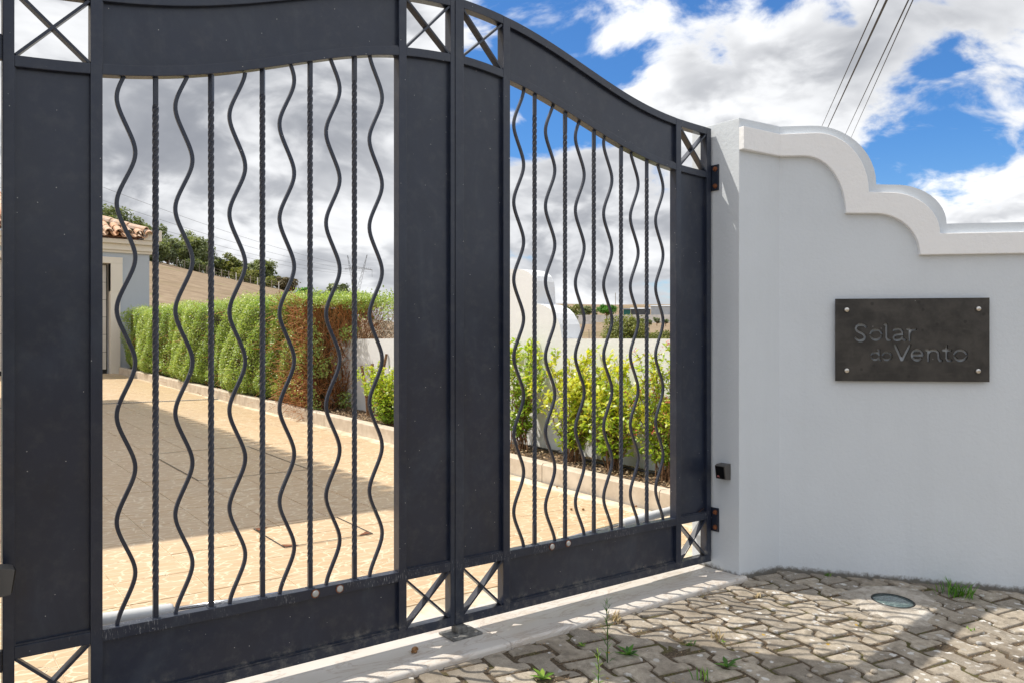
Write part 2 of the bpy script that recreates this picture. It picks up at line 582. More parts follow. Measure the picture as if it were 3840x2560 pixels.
def m_sign(nt):
    q = nt.pos()
    n = nt.noise(q, 9, 6, 0.65)
    st = nt.noise(nt.mapping(q, (8, 8, 40)), 1.0, 4, 0.6)
    c = nt.mix(nt.mr(n, 0.35, 0.7), (0.034, 0.032, 0.030), (0.070, 0.065, 0.059))
    c = nt.mix(nt.mr(st, 0.55, 0.75, 0, 0.35), c, (0.10, 0.092, 0.082))
    dots = nt.m('MULTIPLY', nt.mr(nt.vor(q, 20), 0.22, 0.12), nt.m('GREATER_THAN', nt.sep(nt.vor(q, 20, out='Color'))[0], 0.62))
    c = nt.mix(nt.m('MULTIPLY', dots, 0.55), c, (0.02, 0.019, 0.018))
    wh = nt.m('MULTIPLY', nt.mr(nt.vor(q, 34), 0.06, 0.04), nt.m('GREATER_THAN', nt.sep(nt.vor(q, 34, out='Color'))[1], 0.93))
    c = nt.mix(wh, c, (0.6, 0.6, 0.58))
    return {'Base Color': c, 'Roughness': nt.m('ADD', 0.38, nt.m('MULTIPLY', n, 0.25)), 'Metallic': 0.35}


def m_glass_lens(nt):
    q = nt.pos()
    n = nt.noise(nt.mapping(q, (30, 90, 30), (0, 0, 0.8)), 1.0, 4, 0.7)
    c = nt.mix(nt.mr(n, 0.4, 0.7), (0.075, 0.115, 0.115), (0.19, 0.245, 0.24))
    return {'Base Color': c, 'Roughness': 0.16, 'Specular IOR Level': 0.6, 'Coat Weight': 0.4}


M = {}
M['gate'] = mat('gate_paint', m_gate)
M['rust'] = mat('rusty_iron', m_rust)
M['black'] = mat('black_gloss_plastic', m_metal_simple((0.006, 0.006, 0.007), 0.08))
M['grey_plastic'] = mat('grey_plastic', m_metal_simple((0.10, 0.095, 0.09), 0.45))
M['white_cap'] = mat('white_cap', m_metal_simple((0.50, 0.50, 0.48), 0.4))
M['white_tube'] = mat('white_enamel', m_metal_simple((0.74, 0.75, 0.75), 0.30))
M['chrome'] = mat('chromed_steel', m_metal_simple((0.62, 0.62, 0.63), 0.14, 1.0))
M['steel'] = mat('galvanised_steel', m_plain((0.08, 0.08, 0.08), (0.22, 0.22, 0.21), 45, 0.6, 0.3))
M['nickel'] = mat('satin_nickel', m_metal_simple((0.72, 0.69, 0.64), 0.25, 1.0))
M['wall'] = mat('grey_wall_paint', m_wall_foot)
M['band'] = mat('white_band_paint', m_plaster((0.93, 0.94, 0.95), 1.0, 60))
M['white_plaster'] = mat('white_garden_plaster', m_plaster((0.78, 0.795, 0.81), 1.1, 55))
M['house_wall'] = mat('house_blue_grey', m_plaster((0.47, 0.53, 0.60), 0.4))
M['house_trim'] = mat('house_cream_trim', m_plaster((0.78, 0.745, 0.67), 0.4))
M['door_white'] = mat('garage_door_white', m_plain((0.60, 0.58, 0.55), (0.66, 0.64, 0.61), 4, 0.5, 0.05))
M['rooftile'] = mat('terracotta', m_rooftile)
M['marble'] = mat('veined_marble', m_marble)
M['paver'] = mat('concrete_paver', m_paver)
M['joint'] = mat('joint_soil', m_joint)
M['cement'] = mat('cement_smear', m_cement)
M['tile'] = mat('glazed_floor_tile', m_tile)
M['grout'] = mat('tile_grout', m_plain((0.42, 0.33, 0.22), (0.80, 0.70, 0.54), 6, 0.9))
M['kerb'] = mat('kerb_render', m_plain((0.50, 0.42, 0.33), (0.66, 0.58, 0.48), 7, 0.85, 0.5, 7))
M['soil'] = mat('planter_soil', m_plain((0.05, 0.033, 0.02), (0.12, 0.08, 0.05), 40, 0.95, 0.8))
M['field'] = mat('dry_field', m_field)
M['sign'] = mat('blackened_steel', m_sign)
M['lens'] = mat('frosted_lens', m_glass_lens)
M['twig'] = mat('orange_twig', m_leaf([(0.0, (0.22, 0.075, 0.025)), (0.5, (0.48, 0.19, 0.06)), (1.0, (0.58, 0.33, 0.16))], 0.8, 0.0 + 0.02))
M['bark'] = mat('bark', m_plain((0.10, 0.055, 0.028), (0.30, 0.16, 0.08), 60, 0.9, 0.6))
M['greytwig'] = mat('grey_twig', m_leaf([(0, (0.26, 0.20, 0.15)), (1, (0.60, 0.51, 0.42))], 0.85, 0.02))
M['hedge'] = mat('hedge_leaf', m_leaf([(0, (0.11, 0.19, 0.035)), (0.4, (0.27, 0.38, 0.09)), (0.8, (0.45, 0.54, 0.17)), (1.0, (0.60, 0.62, 0.26))], 0.40, 0.35))
M['shrub'] = mat('shrub_leaf', m_leaf([(0, (0.09, 0.19, 0.02)), (0.45, (0.25, 0.40, 0.045)), (0.75, (0.48, 0.56, 0.06)), (1.0, (0.68, 0.64, 0.08))], 0.35, 0.4))
M['flower'] = mat('pink_petal', m_leaf([(0, (0.55, 0.07, 0.06)), (1, (0.75, 0.22, 0.20))], 0.6, 0.3, (1.2, 0.8, 0.8)))
M['weed'] = mat('weed_leaf', m_leaf([(0, (0.03, 0.10, 0.012)), (0.6, (0.10, 0.26, 0.02)), (1, (0.28, 0.42, 0.06))], 0.45, 0.35))
M['dryweed'] = mat('dry_grass', m_leaf([(0, (0.22, 0.14, 0.06)), (1, (0.55, 0.44, 0.26))], 0.8, 0.1))
M['oak'] = mat('oak_leaf', m_leaf([(0, (0.06, 0.08, 0.03)), (0.5, (0.165, 0.20, 0.085)), (1, (0.31, 0.34, 0.16))], 0.6, 0.3))
M['scrub'] = mat('scrub_leaf', m_leaf([(0, (0.08, 0.10, 0.03)), (0.5, (0.18, 0.21, 0.055)), (1, (0.32, 0.31, 0.09))], 0.65, 0.25))
M['silver'] = mat('silver_leaf', m_leaf([(0, (0.10, 0.13, 0.065)), (1, (0.27, 0.31, 0.17))], 0.65, 0.25))
M['brownbush'] = mat('brown_bush_leaf', m_leaf([(0, (0.08, 0.065, 0.03)), (1, (0.20, 0.16, 0.08))], 0.7, 0.1))
M['pine'] = mat('pine_needle', m_leaf([(0, (0.02, 0.08, 0.008)), (0.6, (0.07, 0.23, 0.02)), (1, (0.16, 0.40, 0.03))], 0.6, 0.25))
M['stone'] = mat('pebble', m_plain((0.30, 0.25, 0.19), (0.48, 0.42, 0.34), 30, 0.7, 0.1))
M['snail'] = mat('snail_shell', m_plain((0.16, 0.07, 0.02), (0.36, 0.19, 0.07), 90, 0.4, 0.2))
M['pipe'] = mat('black_pipe', m_plain((0.012, 0.012, 0.012), (0.05, 0.05, 0.05), 20, 0.5, 0.1))
M['chip'] = mat('bark_chip', m_leaf([(0, (0.09, 0.05, 0.025)), (0.5, (0.27, 0.17, 0.09)), (1, (0.52, 0.40, 0.26))], 0.85, 0.02))
M['wire'] = mat('cable', m_plain((0.02, 0.02, 0.022), (0.04, 0.04, 0.045), 5, 0.6, 0.0))
M['farwire'] = mat('far_line', m_plain((0.16, 0.17, 0.18), (0.2, 0.21, 0.22), 5, 0.6, 0.0))
M['post'] = mat('weathered_post', m_plain((0.22, 0.19, 0.15), (0.38, 0.34, 0.29), 3, 0.9, 0.1))
M['farwhite'] = mat('far_whitewash', m_plain((0.60, 0.58, 0.55), (0.74, 0.72, 0.69), 0.4, 0.9, 0.0))
M['farmetal'] = mat('far_sheet_metal', m_plain((0.34, 0.37, 0.40), (0.50, 0.52, 0.54), 0.2, 0.6, 0.0))
M['fargreen'] = mat('far_green_sheet', m_plain((0.01, 0.10, 0.08), (0.02, 0.14, 0.11), 0.4, 0.7, 0.0))
M['fargrey'] = mat('far_grey_sheet', m_plain((0.06, 0.065, 0.07), (0.12, 0.125, 0.13), 0.4, 0.7, 0.0))
M['redmark'] = mat('red_print', m_plain((0.60, 0.20, 0.20), (0.66, 0.26, 0.26), 30, 0.5, 0.0))
M['lead'] = mat('dark_gasket', m_plain((0.01, 0.01, 0.01), (0.03, 0.03, 0.03), 20, 0.7, 0.0))

# ================================================================== LARGE STRUCTURE
# ------------------------------------------------------------------ terrain, one sheet out to the horizon
CAMX, CAMY = 0.0, -2.7
AZ_K = [-180, -75, -40, 0, 10.5, 13.2, 15.4, 17.9, 20.4, 22.2, 26, 30, 36, 180]
AZ_H = [0, 0, 12, 17, 15.8, 14.6, 13.2, 11.7, 10.2, 9.2, 6.5, 4.0, 0, 0]
RR = [0, 16, 45, 80, 150, 250, 330, 450, 600, 900, 3500]
RZ = [-0.35, -0.4, -0.9, -1.0, 1.6, 6.4, 9.0, 22.0, 21, 16, 10]


def terrain(x, y):
    """height of the land at a point, absolute"""
    r = math.hypot(x - CAMX, y - CAMY)
    az = math.degrees(math.atan2(x - CAMX, y - CAMY))
    hill = float(np.interp(az, AZ_K, AZ_H))
    f = float(np.interp(r, [0, 22, 60, 150, 190, 260, 500], [0, 0, 0.23, 1.0, 1.08, 0.9, 0.3]))
    base = float(np.interp(r, RR, RZ))
    wgt = float(np.interp(az, [-180, -75, -45, 22, 36, 180], [0, 0, 1, 1, 0, 0]))
    left = -0.35 + (hill + 1.55) * f if r < 500 else 3
    bumps = (math.sin(x * 0.031 + 1) * math.sin(y * 0.027) * 0.9 + math.sin(x * 0.11) * math.sin(y * 0.09 + 2) * 0.25) * min(1, max(0, (r - 30) / 60))
    return base * (1 - wgt) + left * wgt + bumps


def az_pt(az, r, dz=0.0):
    x, y = CAMX + r * math.sin(R(az)), CAMY + r * math.cos(R(az))
    return Vector((x, y, terrain(x, y) + dz))


rs = [0.5, 4, 9, 14, 19, 24, 30, 38, 48, 60, 75, 92, 110, 130, 150, 165, 180, 200, 230, 260, 300, 340, 380, 420, 450, 490, 560, 700, 900, 1400, 2400, 3500]
NA = 220
V = []
for r in rs:
    for j in range(NA):
        az = -180 + 360 * j / NA
        q = az_pt(az, r)
        V.append((q.x, q.y, q.z))
F = [(i * NA + j, i * NA + (j + 1) % NA, (i + 1) * NA + (j + 1) % NA, (i + 1) * NA + j) for i in range(len(rs) - 1) for j in range(NA)]
ter = MB().add(V, F).build('terrain', M['field'], smooth=True)
tag(ter, 'dry tawny field sloping up behind the garden', kind='structure')
ter.location.z = -0.12

# ------------------------------------------------------------------ street paving
TILT = 0.065
GROUND0 = 1.183
ROT = R(-9.5)
ex = Vector((math.cos(ROT), math.sin(ROT)))
ey = Vector((-math.sin(ROT), math.cos(ROT)))


def pave_z(x, y):
    return E - GROUND0 + TILT * (y + 0.19)


pave_base = MB().add([(-5, -9, pave_z(0, -9) - .0065), (9, -9, pave_z(0, -9) - .0065), (9, 0.05, pave_z(0, .05) - .0065), (-5, 0.05, pave_z(0, 0.05) - .0065)], [(0, 1, 2, 3)]).build('pavement', M['joint'])
tag(pave_base, 'street paving of interlocking concrete blocks with mossy joints', kind='structure')

PW, PL, AMP, JG = 0.1405, 0.2335, 0.0185, 0.0100
A0, B0 = 2.169, 0.057


def paver_outline():
    """bone-shaped block, local a (across) and b (along), wide at both ends, waist in the middle"""
    hw, hl = PW / 2, PL / 2
    t = 0.0125
    q = PL / 4
    pts = []
    for sgn in (1, -1):                                   # right side going up, left side going down
        ys = [-hl + JG, -q - t, -q - t * 0.3, -q + t * 0.3, -q + t, q - t, q - t * 0.3, q + t * 0.3, q + t, hl - JG]
        sh = [1, 1, 0.55, -0.55, -1, -1, -0.55, 0.55, 1, 1]
        side = [((hw + AMP * s_ - JG) * sgn, y_) for s_, y_ in zip(sh, ys)]
        pts += side if sgn > 0 else side[::-1]
    return pts


def inset(pts, d_):
    n = len(pts)
    out = []
    for i in range(n):
        a, b, c = Vector(pts[i - 1]), Vector(pts[i]), Vector(pts[(i + 1) % n])
        t = (c - a).normalized()
        out.append(tuple(b + Vector((-t.y, t.x)) * d_))
    return out


def paver_mesh(seed):
    rr = random.Random(seed)
    o = [(x + rr.gauss(0, 0.0019), y + rr.gauss(0, 0.0019)) for x, y in paver_outline()]
    i1 = inset(o, 0.0022)
    i2 = inset(o, 0.0050)
    n = len(o)
    vs = [(x, y, -0.05) for x, y in o] + [(x, y, -0.0075) for x, y in o] + [(x, y, -0.0022) for x, y in i1] + [(x, y, rr.gauss(0, 0.0006)) for x, y in i2]
    fs = [(k * n + i, k * n + (i + 1) % n, (k + 1) * n + (i + 1) % n, (k + 1) * n + i) for k in range(3) for i in range(n)]
    fs.append(tuple(range(3 * n, 4 * n)))
    me = bpy.data.meshes.new('paver')
    me.from_pydata(vs, [], fs)
    me.materials.append(M['paver'])
    me.polygons.foreach_set('use_smooth', [False] * len(fs))
    return me


paver_meshes = [paver_mesh(k) for k in range(6)]
WD = Vector((0.686, -0.728))           # run of the flank wall
WP = Vector((3.643, -0.186))
WN = Vector((-0.728, -0.686))          # its face towards the street
LAMP = Vector((3.728, -0.742))
cells = []
for i in range(-30, 30):
    for j in range(-26, 26):
        a = A0 + (i + 0.5) * PW
        b = B0 - (j + 0.5) * PL + (0 if i % 2 == 0 else PL / 2)
        c = ex * a + ey * b
        if not (-2.6 < c.x < 6.5 and -4.2 < c.y < -0.10):
            continue
        if c.x > 3.3 and (c - WP).dot(WN) < -0.10 and c.x > 3.66:
            continue
        if 3.40 < c.x < 3.7 and c.y > -0.13:
            continue
        if (c - LAMP).length < 0.14:
            continue
        v = c - Vector((2.9, -0.75))
        cells.append((v.length, c, i, j))
cells.sort(key=lambda q: q[0])
rest_v, rest_f = [], []
for k, (dist, c, i, j) in enumerate(cells):
    rr = random.Random(i * 1000 + j)
    M4 = Matrix.Translation((c.x, c.y, pave_z(c.x, c.y) + rr.gauss(0, 0.0024))) @ Matrix.Rotation(math.atan(TILT) + rr.gauss(0, 0.013), 4, 'X') @ Matrix.Rotation(rr.gauss(0, 0.013), 4, 'Y') @ Matrix.Rotation(ROT + rr.gauss(0, 0.010) + (math.pi if rr.random() < 0.5 else 0), 4, 'Z')
    if k < 290:
        o = bpy.data.objects.new('paver', paver_meshes[rr.randrange(6)])
        o.matrix_world = M4
        o.parent = pave_base
        col.objects.link(o)
    else:
        me = paver_meshes[rr.randrange(6)]
        off = len(rest_v)
        rest_v += [tuple(M4 @ q.co) for q in me.vertices]
        rest_f += [tuple(x + off for x in pl.vertices) for pl in me.polygons]
if rest_v:
    o = MB().add(rest_v, rest_f).build('paver_field', M['paver'], pave_base)
    tag(o, kind='stuff')

# ------------------------------------------------------------------ marble threshold
thr = empty('threshold')
tag(thr, 'cream veined marble threshold with rounded front edge under the gate', kind='structure')


def slab(x0, x1):
    prof = [(0.245, 0.0), (0.245, 0.038)]
    for k in range(7):
        a = math.pi / 2 * k / 6
        prof.append((-0.180 - math.sin(a) * 0.014, 0.038 - 0.014 + math.cos(a) * 0.014))
    prof += [(-0.1935, -0.004), (-0.185, -0.03)]
    xs = [x0, x0 + .003, x1 - .003, x1]
    rings = [[(x, y, z - (.003 if k in (0, 3) else 0)) for y, z in prof] for k, x in enumerate(xs)]
    MB().sweep(rings).build('slab', M['marble'], thr)


slab(0.12, 1.8985)
slab(1.9005, 3.372)

# ------------------------------------------------------------------ driveway: square glazed tiles
SL = 0.027


def drive_z(y):
    return E - 1.165 + SL * y


drv = MB().add([(-9, 0.2, drive_z(0.2) - .004), (4.06, 0.2, drive_z(.2) - .004), (4.06, 17.1, drive_z(17.1) - .004), (-9, 17.1, drive_z(17.1) - .004)], [(0, 1, 2, 3)]).build('driveway', M['grout'])
tag(drv, 'driveway of square tan glazed tiles', kind='structure')
TS = 0.3455
tile_me = bpy.data.meshes.new('tile')
h_ = TS / 2 - 0.0028
tv = [(-h_, -h_, -.02), (h_, -h_, -.02), (h_, h_, -.02), (-h_, h_, -.02), (-h_, -h_, -.0012), (h_, -h_, -.0012), (h_, h_, -.0012), (-h_, h_, -.0012)]
k_ = h_ - .002
tv += [(-k_, -k_, 0), (k_, -k_, 0), (k_, k_, 0), (-k_, k_, 0)]
tf = [(0, 1, 5, 4), (1, 2, 6, 5), (2, 3, 7, 6), (3, 0, 4, 7), (4, 5, 9, 8), (5, 6, 10, 9), (6, 7, 11, 10), (7, 4, 8, 11), (8, 9, 10, 11)]
tile_me.from_pydata(tv, [], tf)
tile_me.materials.append(M['tile'])
tl = []
for i in range(-28, 10):
    for j in range(-4, 46):
        cx, cy = 0.808 + (i + .5) * TS, 1.44 + (j + .5) * TS
        if cy < 0.3 or cy > 17.0 or cx > 4.0:
            continue
        # those the camera could see come first
        az = math.degrees(math.atan2(cx, cy + 2.7))
        tl.append(((0 if az > 5 else 100) + cy, cx, cy))
tl.sort()
tr_v, tr_f = [], []
for k, (_, cx, cy) in enumerate(tl):
    rr = random.Random(k)
    M4 = Matrix.Translation((cx, cy, drive_z(cy) + rr.gauss(0, .0006))) @ Matrix.Rotation(math.atan(SL) + rr.gauss(0, .0012), 4, 'X') @ Matrix.Rotation(rr.gauss(0, .0012), 4, 'Y')
    if k < 290:
        o = bpy.data.objects.new('tile', tile_me)
        o.matrix_world = M4
        o.parent = drv
        col.objects.link(o)
    else:
        off = len(tr_v)
        tr_v += [tuple(M4 @ Vector(q)) for q in tv]
        tr_f += [tuple(x + off for x in f) for f in tf]
tag(MB().add(tr_v, tr_f).build('tile_field', M['tile'], drv), kind='stuff')

# ------------------------------------------------------------------ flank wall with pillar (right of the gate)
wall = empty('boundary_wall')
tag(wall, 'pale grey street wall with pillar and stepped scroll top beside the gate', 'wall')
PX0, PX1 = 3.345, 3.643
ZT = E + 1.111


def arc(cx, cz, rx, rz, n=12):
    return [(cx + rx * math.sin(math.pi / 2 * k / n), cz + rz * math.cos(math.pi / 2 * k / n)) for k in range(n + 1)]


S_END = 4.6
prof_top = [(0, 1.111)] + arc(.15, .797, .323, .312) + arc(.555, .590, .25, .203) + [(S_END, .588)]
band_top = [(0, 1.064)] + arc(.17, .754, .261, .310) + arc(.52, .538, .246, .212) + [(S_END, .536)]
band_bot = [(0, .951)] + arc(.115, .650, .206, .298) + arc(.455, .432, .218, .213) + [(S_END, .428)]
# pillar body and wall body
body = [(PX0, .139), (PX0, -.162), (PX1, -.186), (PX1 + .1, .139)]
MB().prism([(x, y, -.12) for x, y in body], (0, 0, ZT + .12)).build('pillar', M['wall'], wall, bevel=.004)
loop = [(-0.03, -1.35), (-0.03, 1.111)] + [(s_, z_) for s_, z_ in prof_top[1:]] + [(S_END, -1.7)]
n3 = Vector((WN.x, WN.y, 0))


def wp(s_, z_, off=0.0):
    q = WP + WD * s_
    return Vector((q.x, q.y, E + z_)) + n3 * off


MB().prism([wp(s_, z_ - (.002 if z_ > 0 else 0)) for s_, z_ in loop][::-1], -n3 * .24).build('wall_panel', M['wall'], wall)
# projecting white band following the scroll
PROUD = .030


def seg_strip(top, bot, n=60):
    """pair up two polylines by fraction of their own length"""
    def res(pl):
        L = [0]
        for a, b in zip(pl, pl[1:]):
            L.append(L[-1] + math.hypot(b[0] - a[0], b[1] - a[1]))
        return L
    return top, bot


def band_mesh():
    mb = MB()
    T, B = band_top, band_bot
    n = len(T)
    f1 = [wp(s_, z_, PROUD) for s_, z_ in T]
    f0 = [wp(s_, z_, PROUD) for s_, z_ in B]
    b1 = [wp(s_, z_, -.004) for s_, z_ in T]
    b0 = [wp(s_, z_, -.004) for s_, z_ in B]
    for i in range(n - 1):
        mb.add([f0[i], f0[i + 1], f1[i + 1], f1[i]], [(0, 1, 2, 3)])
        mb.add([f1[i], f1[i + 1], b1[i + 1], b1[i]], [(0, 1, 2, 3)])
        mb.add([b0[i], b0[i + 1], f0[i + 1], f0[i]], [(0, 1, 2, 3)])
    return mb


import bmesh


def weld_bevel(o, width):
    bm = bmesh.new()
    bm.from_mesh(o.data)
    bmesh.ops.remove_doubles(bm, verts=bm.verts, dist=1e-5)
    bmesh.ops.recalc_face_normals(bm, faces=bm.faces)
    es = [e for e in bm.edges if len(e.link_faces) == 2 and e.calc_face_angle(0) > 0.9]
    bmesh.ops.bevel(bm, geom=es, offset=width, segments=2, profile=.6, affect='EDGES')
    bm.to_mesh(o.data)
    bm.free()


bo = band_mesh().build('scroll_band', M['band'], wall)
weld_bevel(bo, .004)
fx = Vector((PX1 - PX0, -.024, 0)).normalized()
fn = Vector((-fx.y * -1, -fx.x, 0))
fn = Vector((fx.y, -fx.x, 0))
c0 = Vector((PX0, -.162, 0))
c1 = wp(0, 0, PROUD)
c1 = Vector((c1.x, c1.y, 0))
pl = [c0 + fn * PROUD, c1, Vector((PX1, -.183, 0)), Vector((PX0, -.160, 0))]
MB().prism([(q.x, q.y, E + .951) for q in pl], (0, 0, .113)).build('pillar_band', M['band'], wall, bevel=.004)

# left pillar, mostly outside the frame
lp = empty('gate_pillar')
tag(lp, 'pale grey gate pillar at the far left edge of the gate', 'pillar')
MB().box(-.10, .212, -.175, .139, -.12, ZT).build('shaft', M['wall'], lp, bevel=.004)
MB().box(-.13, .209, -.205, -.176, E + .951, E + 1.064).build('band', M['band'], lp, bevel=.004)

# ------------------------------------------------------------------ garden wall with scroll hump (behind the planter)
GX = 4.65
gw = empty('garden_wall')
tag(gw, 'white rough plastered garden wall with rounded stepped hump behind shrubs', 'wall')
half = [(1.50, .020), (2.70, .025), (2.735, .15), (2.765, .195), (2.81, .25), (2.87, .29), (2.936, .318), (3.0, .334), (3.05, .341), (3.068, .345), (3.078, .50), (3.09, .55), (3.12, .60), (3.17, .634), (3.24, .66), (3.32, .673), (3.45, .684)]
mid = 4.08
hump = half + [(2 * mid - y, z + .01) for y, z in half[::-1]]
outl = [(.10, -1.6), (.10, .018)] + hump + [(16.9, .06), (16.9, -1.6)]
MB().prism([(GX, y, E + z) for y, z in outl], (.235, 0, 0)).build('wall_body', M['white_plaster'], gw)

# ------------------------------------------------------------------ planter: kerb, soil
kb = empty('planter_kerb')
tag(kb, 'low rendered kerb edging the planter along the driveway', 'kerb')


def kerb_x(y):
    return 4.088 - .0085 * (y - 1)


ys = [.24, 1.05, 2.28, 4.1, 6.3, 9.2, 12.6, 16.9]
for y0, y1 in zip(ys, ys[1:]):
    y0 += .004
    mb = MB()
    prof = [(0, -.15), (0, .128), (.014, .142), (.10, .142), (.112, .13), (.112, -.15)]
    rings = [[(kerb_x(y) + dx_, y, drive_z(y) + dz_) for dx_, dz_ in prof] for y in (y0, y1 - .004)]
    mb.sweep(rings).build('kerb_stone', M['kerb'], kb)
soil = MB().add([(4.13, .2, drive_z(.2) + .118), (GX + .01, .2, drive_z(.2) + .13), (GX + .01, 17, drive_z(17) + .13), (4.05, 17, drive_z(17) + .112)], [(0, 1, 2, 3)]).build('planter_soil', M['soil'])
tag(soil, 'dark soil of the planter bed', kind='structure')

# ------------------------------------------------------------------ house at the end of the drive
house = empty('house')
tag(house, 'blue grey house with garage door and terracotta roof past the hedge', 'house')
YH = 17.0
GZ = E - .707
DX0, DX1, DZ = 1.15, 3.80, E + 1.721
mb = MB()
mb.box(DX1 + .20, 4.61, YH, YH + .25, GZ - .5, E + 1.98)
mb.box(-6, DX0 - .2, YH, YH + .25, GZ - .5, E + 1.98)
mb.box(DX0 - .2, DX1 + .2, YH, YH + .25, DZ + .14, E + 1.98)
mb.box(4.36, 4.61, YH + .25, YH + 8, GZ - .5, E + 1.98)
mb.build('wall', M['house_wall'], house)
mb = MB()
for x0, x1 in ((DX1, DX1 + .2), (DX0 - .2, DX0)):
    mb.box(x0, x1, YH - .035, YH + .2, GZ - .3, DZ)
mb.box(DX0 - .245, DX1 + .245, YH - .042, YH + .2, DZ, DZ + .14)
mb.box(DX1, DX1 + .245, YH - .04, YH + .2, DZ - .62, DZ)
mb.build('door_frame', M['house_trim'], house, bevel=.008)
gd = MB().box(DX0, DX1 - .035, YH + .16, YH + .19, GZ - .1, DZ - .02).build('garage_door', M['lead'], house)
nz = 6
for k in range(nz):
    z0 = GZ + .09 + k * (DZ - .03 - GZ - .09) / nz
    MB().box(DX0 + .01, DX1 - .06, YH + .13, YH + .158, z0 + .004, z0 + (DZ - .03 - GZ - .09) / nz - .004).build('panel', M['door_white'], gd, bevel=.004)
cor = MB()
for z0, z1, pr in ((1.965, 2.02, .05), (2.02, 2.16, .09), (2.16, 2.26, .17)):
    cor.box(-6.2, 4.61 + pr, YH - pr, YH + 8, E + z0 + .001, E + z1)
cor.build('cornice', M['house_trim'], house, bevel=.012)
MB().box(4.45, 4.83, YH - .21, YH + .35, E + 2.262, E + 2.50).build('corner_block', M['house_trim'], house, bevel=.01)
# hipped roof, barrel tiles
ROOF = math.tan(R(21))
EY, EXR, EZ = YH - .28, 4.66, E + 2.30
mb = MB()
rx0, depth = -6.5, 4.2
mb.add([(rx0, EY + .1, EZ), (EXR - .1, EY + .1, EZ), (EXR - depth, EY + depth, EZ + ROOF * depth), (rx0, EY + depth, EZ + ROOF * depth), (EXR - .1, EY + 2 * depth, EZ)],
       [(0, 1, 2, 3), (1, 4, 2)])
roof = mb.build('roof', M['rooftile'], house)


def barrel(name, r0, r1, L, up=True):
    """half-round tile, length along +y, lip at the lower end"""
    n = 7
    vs, fs = [], []
    for y, r in ((0, r0), (L, r1)):
        for t in (0, .014):
            for k in range(n):
                a = math.pi * k / (n - 1)
                z = math.sin(a) * (r - t) * (1 if up else -1)
                vs.append((math.cos(a) * (r - t), y, z))
    N = n
    for k in range(n - 1):
        fs += [(k, k + 1, 2 * N + k + 1, 2 * N + k), (N + k, 3 * N + k, 3 * N + k + 1, N + k + 1), (k, N + k, N + k + 1, k + 1)]
    me = bpy.data.meshes.new(name)
    me.from_pydata(vs, [], fs)
    me.materials.append(M['rooftile'])
    return me


cover = barrel('tile', .085, .070, .46)
pan = barrel('tile', .080, .095, .46, False)
ang = math.atan(ROOF)
PITCH = .205
for i in range(40):
    x = EXR - .12 - i * PITCH
    if x < 1.4:
        break
    for j in range(9):
        yy = EY - .03 + j * .36
        if (EXR - x) < (yy - EY) + .05:
            break
        for me, dx_, dz_ in ((cover, 0, .085), (pan, PITCH / 2, .085)):
            o = bpy.data.objects.new('tile', me)
            o.matrix_world = Matrix.Translation((x - dx_ + random.gauss(0, .006), yy, EZ + (yy - EY) * ROOF + dz_ + random.gauss(0, .005))) @ Matrix.Rotation(ang, 4, 'X') @ Matrix.Rotation(random.gauss(0, .02), 4, 'Z')
            o.parent = roof
            col.objects.link(o)
hipm = barrel('tile', .12, .10, .5)
for j in range(8):
    t = j * .42
    o = bpy.data.objects.new('tile', hipm)
    o.matrix_world = Matrix.Translation((EXR - .16 - t * .707, EY + .12 + t * .707, EZ + .15 + t * .707 * ROOF)) @ Matrix.Rotation(R(45), 4, 'Z') @ Matrix.Rotation(math.atan(ROOF * .707), 4, 'X')
    o.parent = roof
    col.objects.link(o)
# taller wing on the left side of the drive (out of frame, throws the broad shadow with the tile-toothed edge)
WX, WY0, WY1 = .31, 5.10, 13.7
HZ = E - 1.11 + 6.85
MB().box(-7.5, WX - .45, WY0 + .35, WY1 - .3, GZ - .8, HZ - .12).build('wing_wall', M['house_trim'], house)
mb = MB()
mb.add([(WX - .06, WY0 + .05, HZ - .06), (WX - .06, WY1, HZ - .06), (-8, WY1, HZ - .06), (-8, WY0 + .05, HZ - .06), (-3.5, WY0 + 4, HZ + 1.5), (-3.5, WY1 - 4, HZ + 1.5)],
       [(3, 2, 1, 0), (0, 1, 5, 4), (1, 2, 5), (2, 3, 4, 5), (3, 0, 4)])
wroof = mb.build('wing_roof', M['rooftile'], house)
for k in range(int((WY1 - WY0) / PITCH)):
    o = bpy.data.objects.new('tile', cover)
    o.matrix_world = Matrix.Translation((WX + .02, WY0 + .12 + k * PITCH, HZ - .04)) @ Matrix.Rotation(R(90), 4, 'Z') @ Matrix.Rotation(ang, 4, 'X')
    o.parent = wroof
    col.objects.link(o)

# ================================================================== GATE
CL = [(.10, .775), (.24, .781), (.37, .79), (.5, .803), (.653, .83), (.834, .874), (.997, .925), (1.153, .978), (1.25, 1.012), (1.368, 1.047), (1.509, 1.077), (1.63, 1.092), (1.78, 1.103)]
CR = [(1.75, 1.107), (1.9, 1.101), (2.02, 1.088), (2.18, 1.057), (2.37, 1.004), (2.574, .943), (2.72, .9), (2.85, .872), (3.0, .85), (3.1, .84), (3.34, .831)]


def curve_fn(pts):
    xs_, zs_ = [q[0] for q in pts], [q[1] for q in pts]
    co = np.polyfit(np.array(xs_) - 1.78, zs_, 6)
    return lambda x: E + float(np.polyval(co, x - 1.78))


DEP = .042
ZB0, ZB1 = E - 1.122, E - 1.088          # bottom rail
ZM0, ZM1 = E - .904, E - .869            # rail under the bars


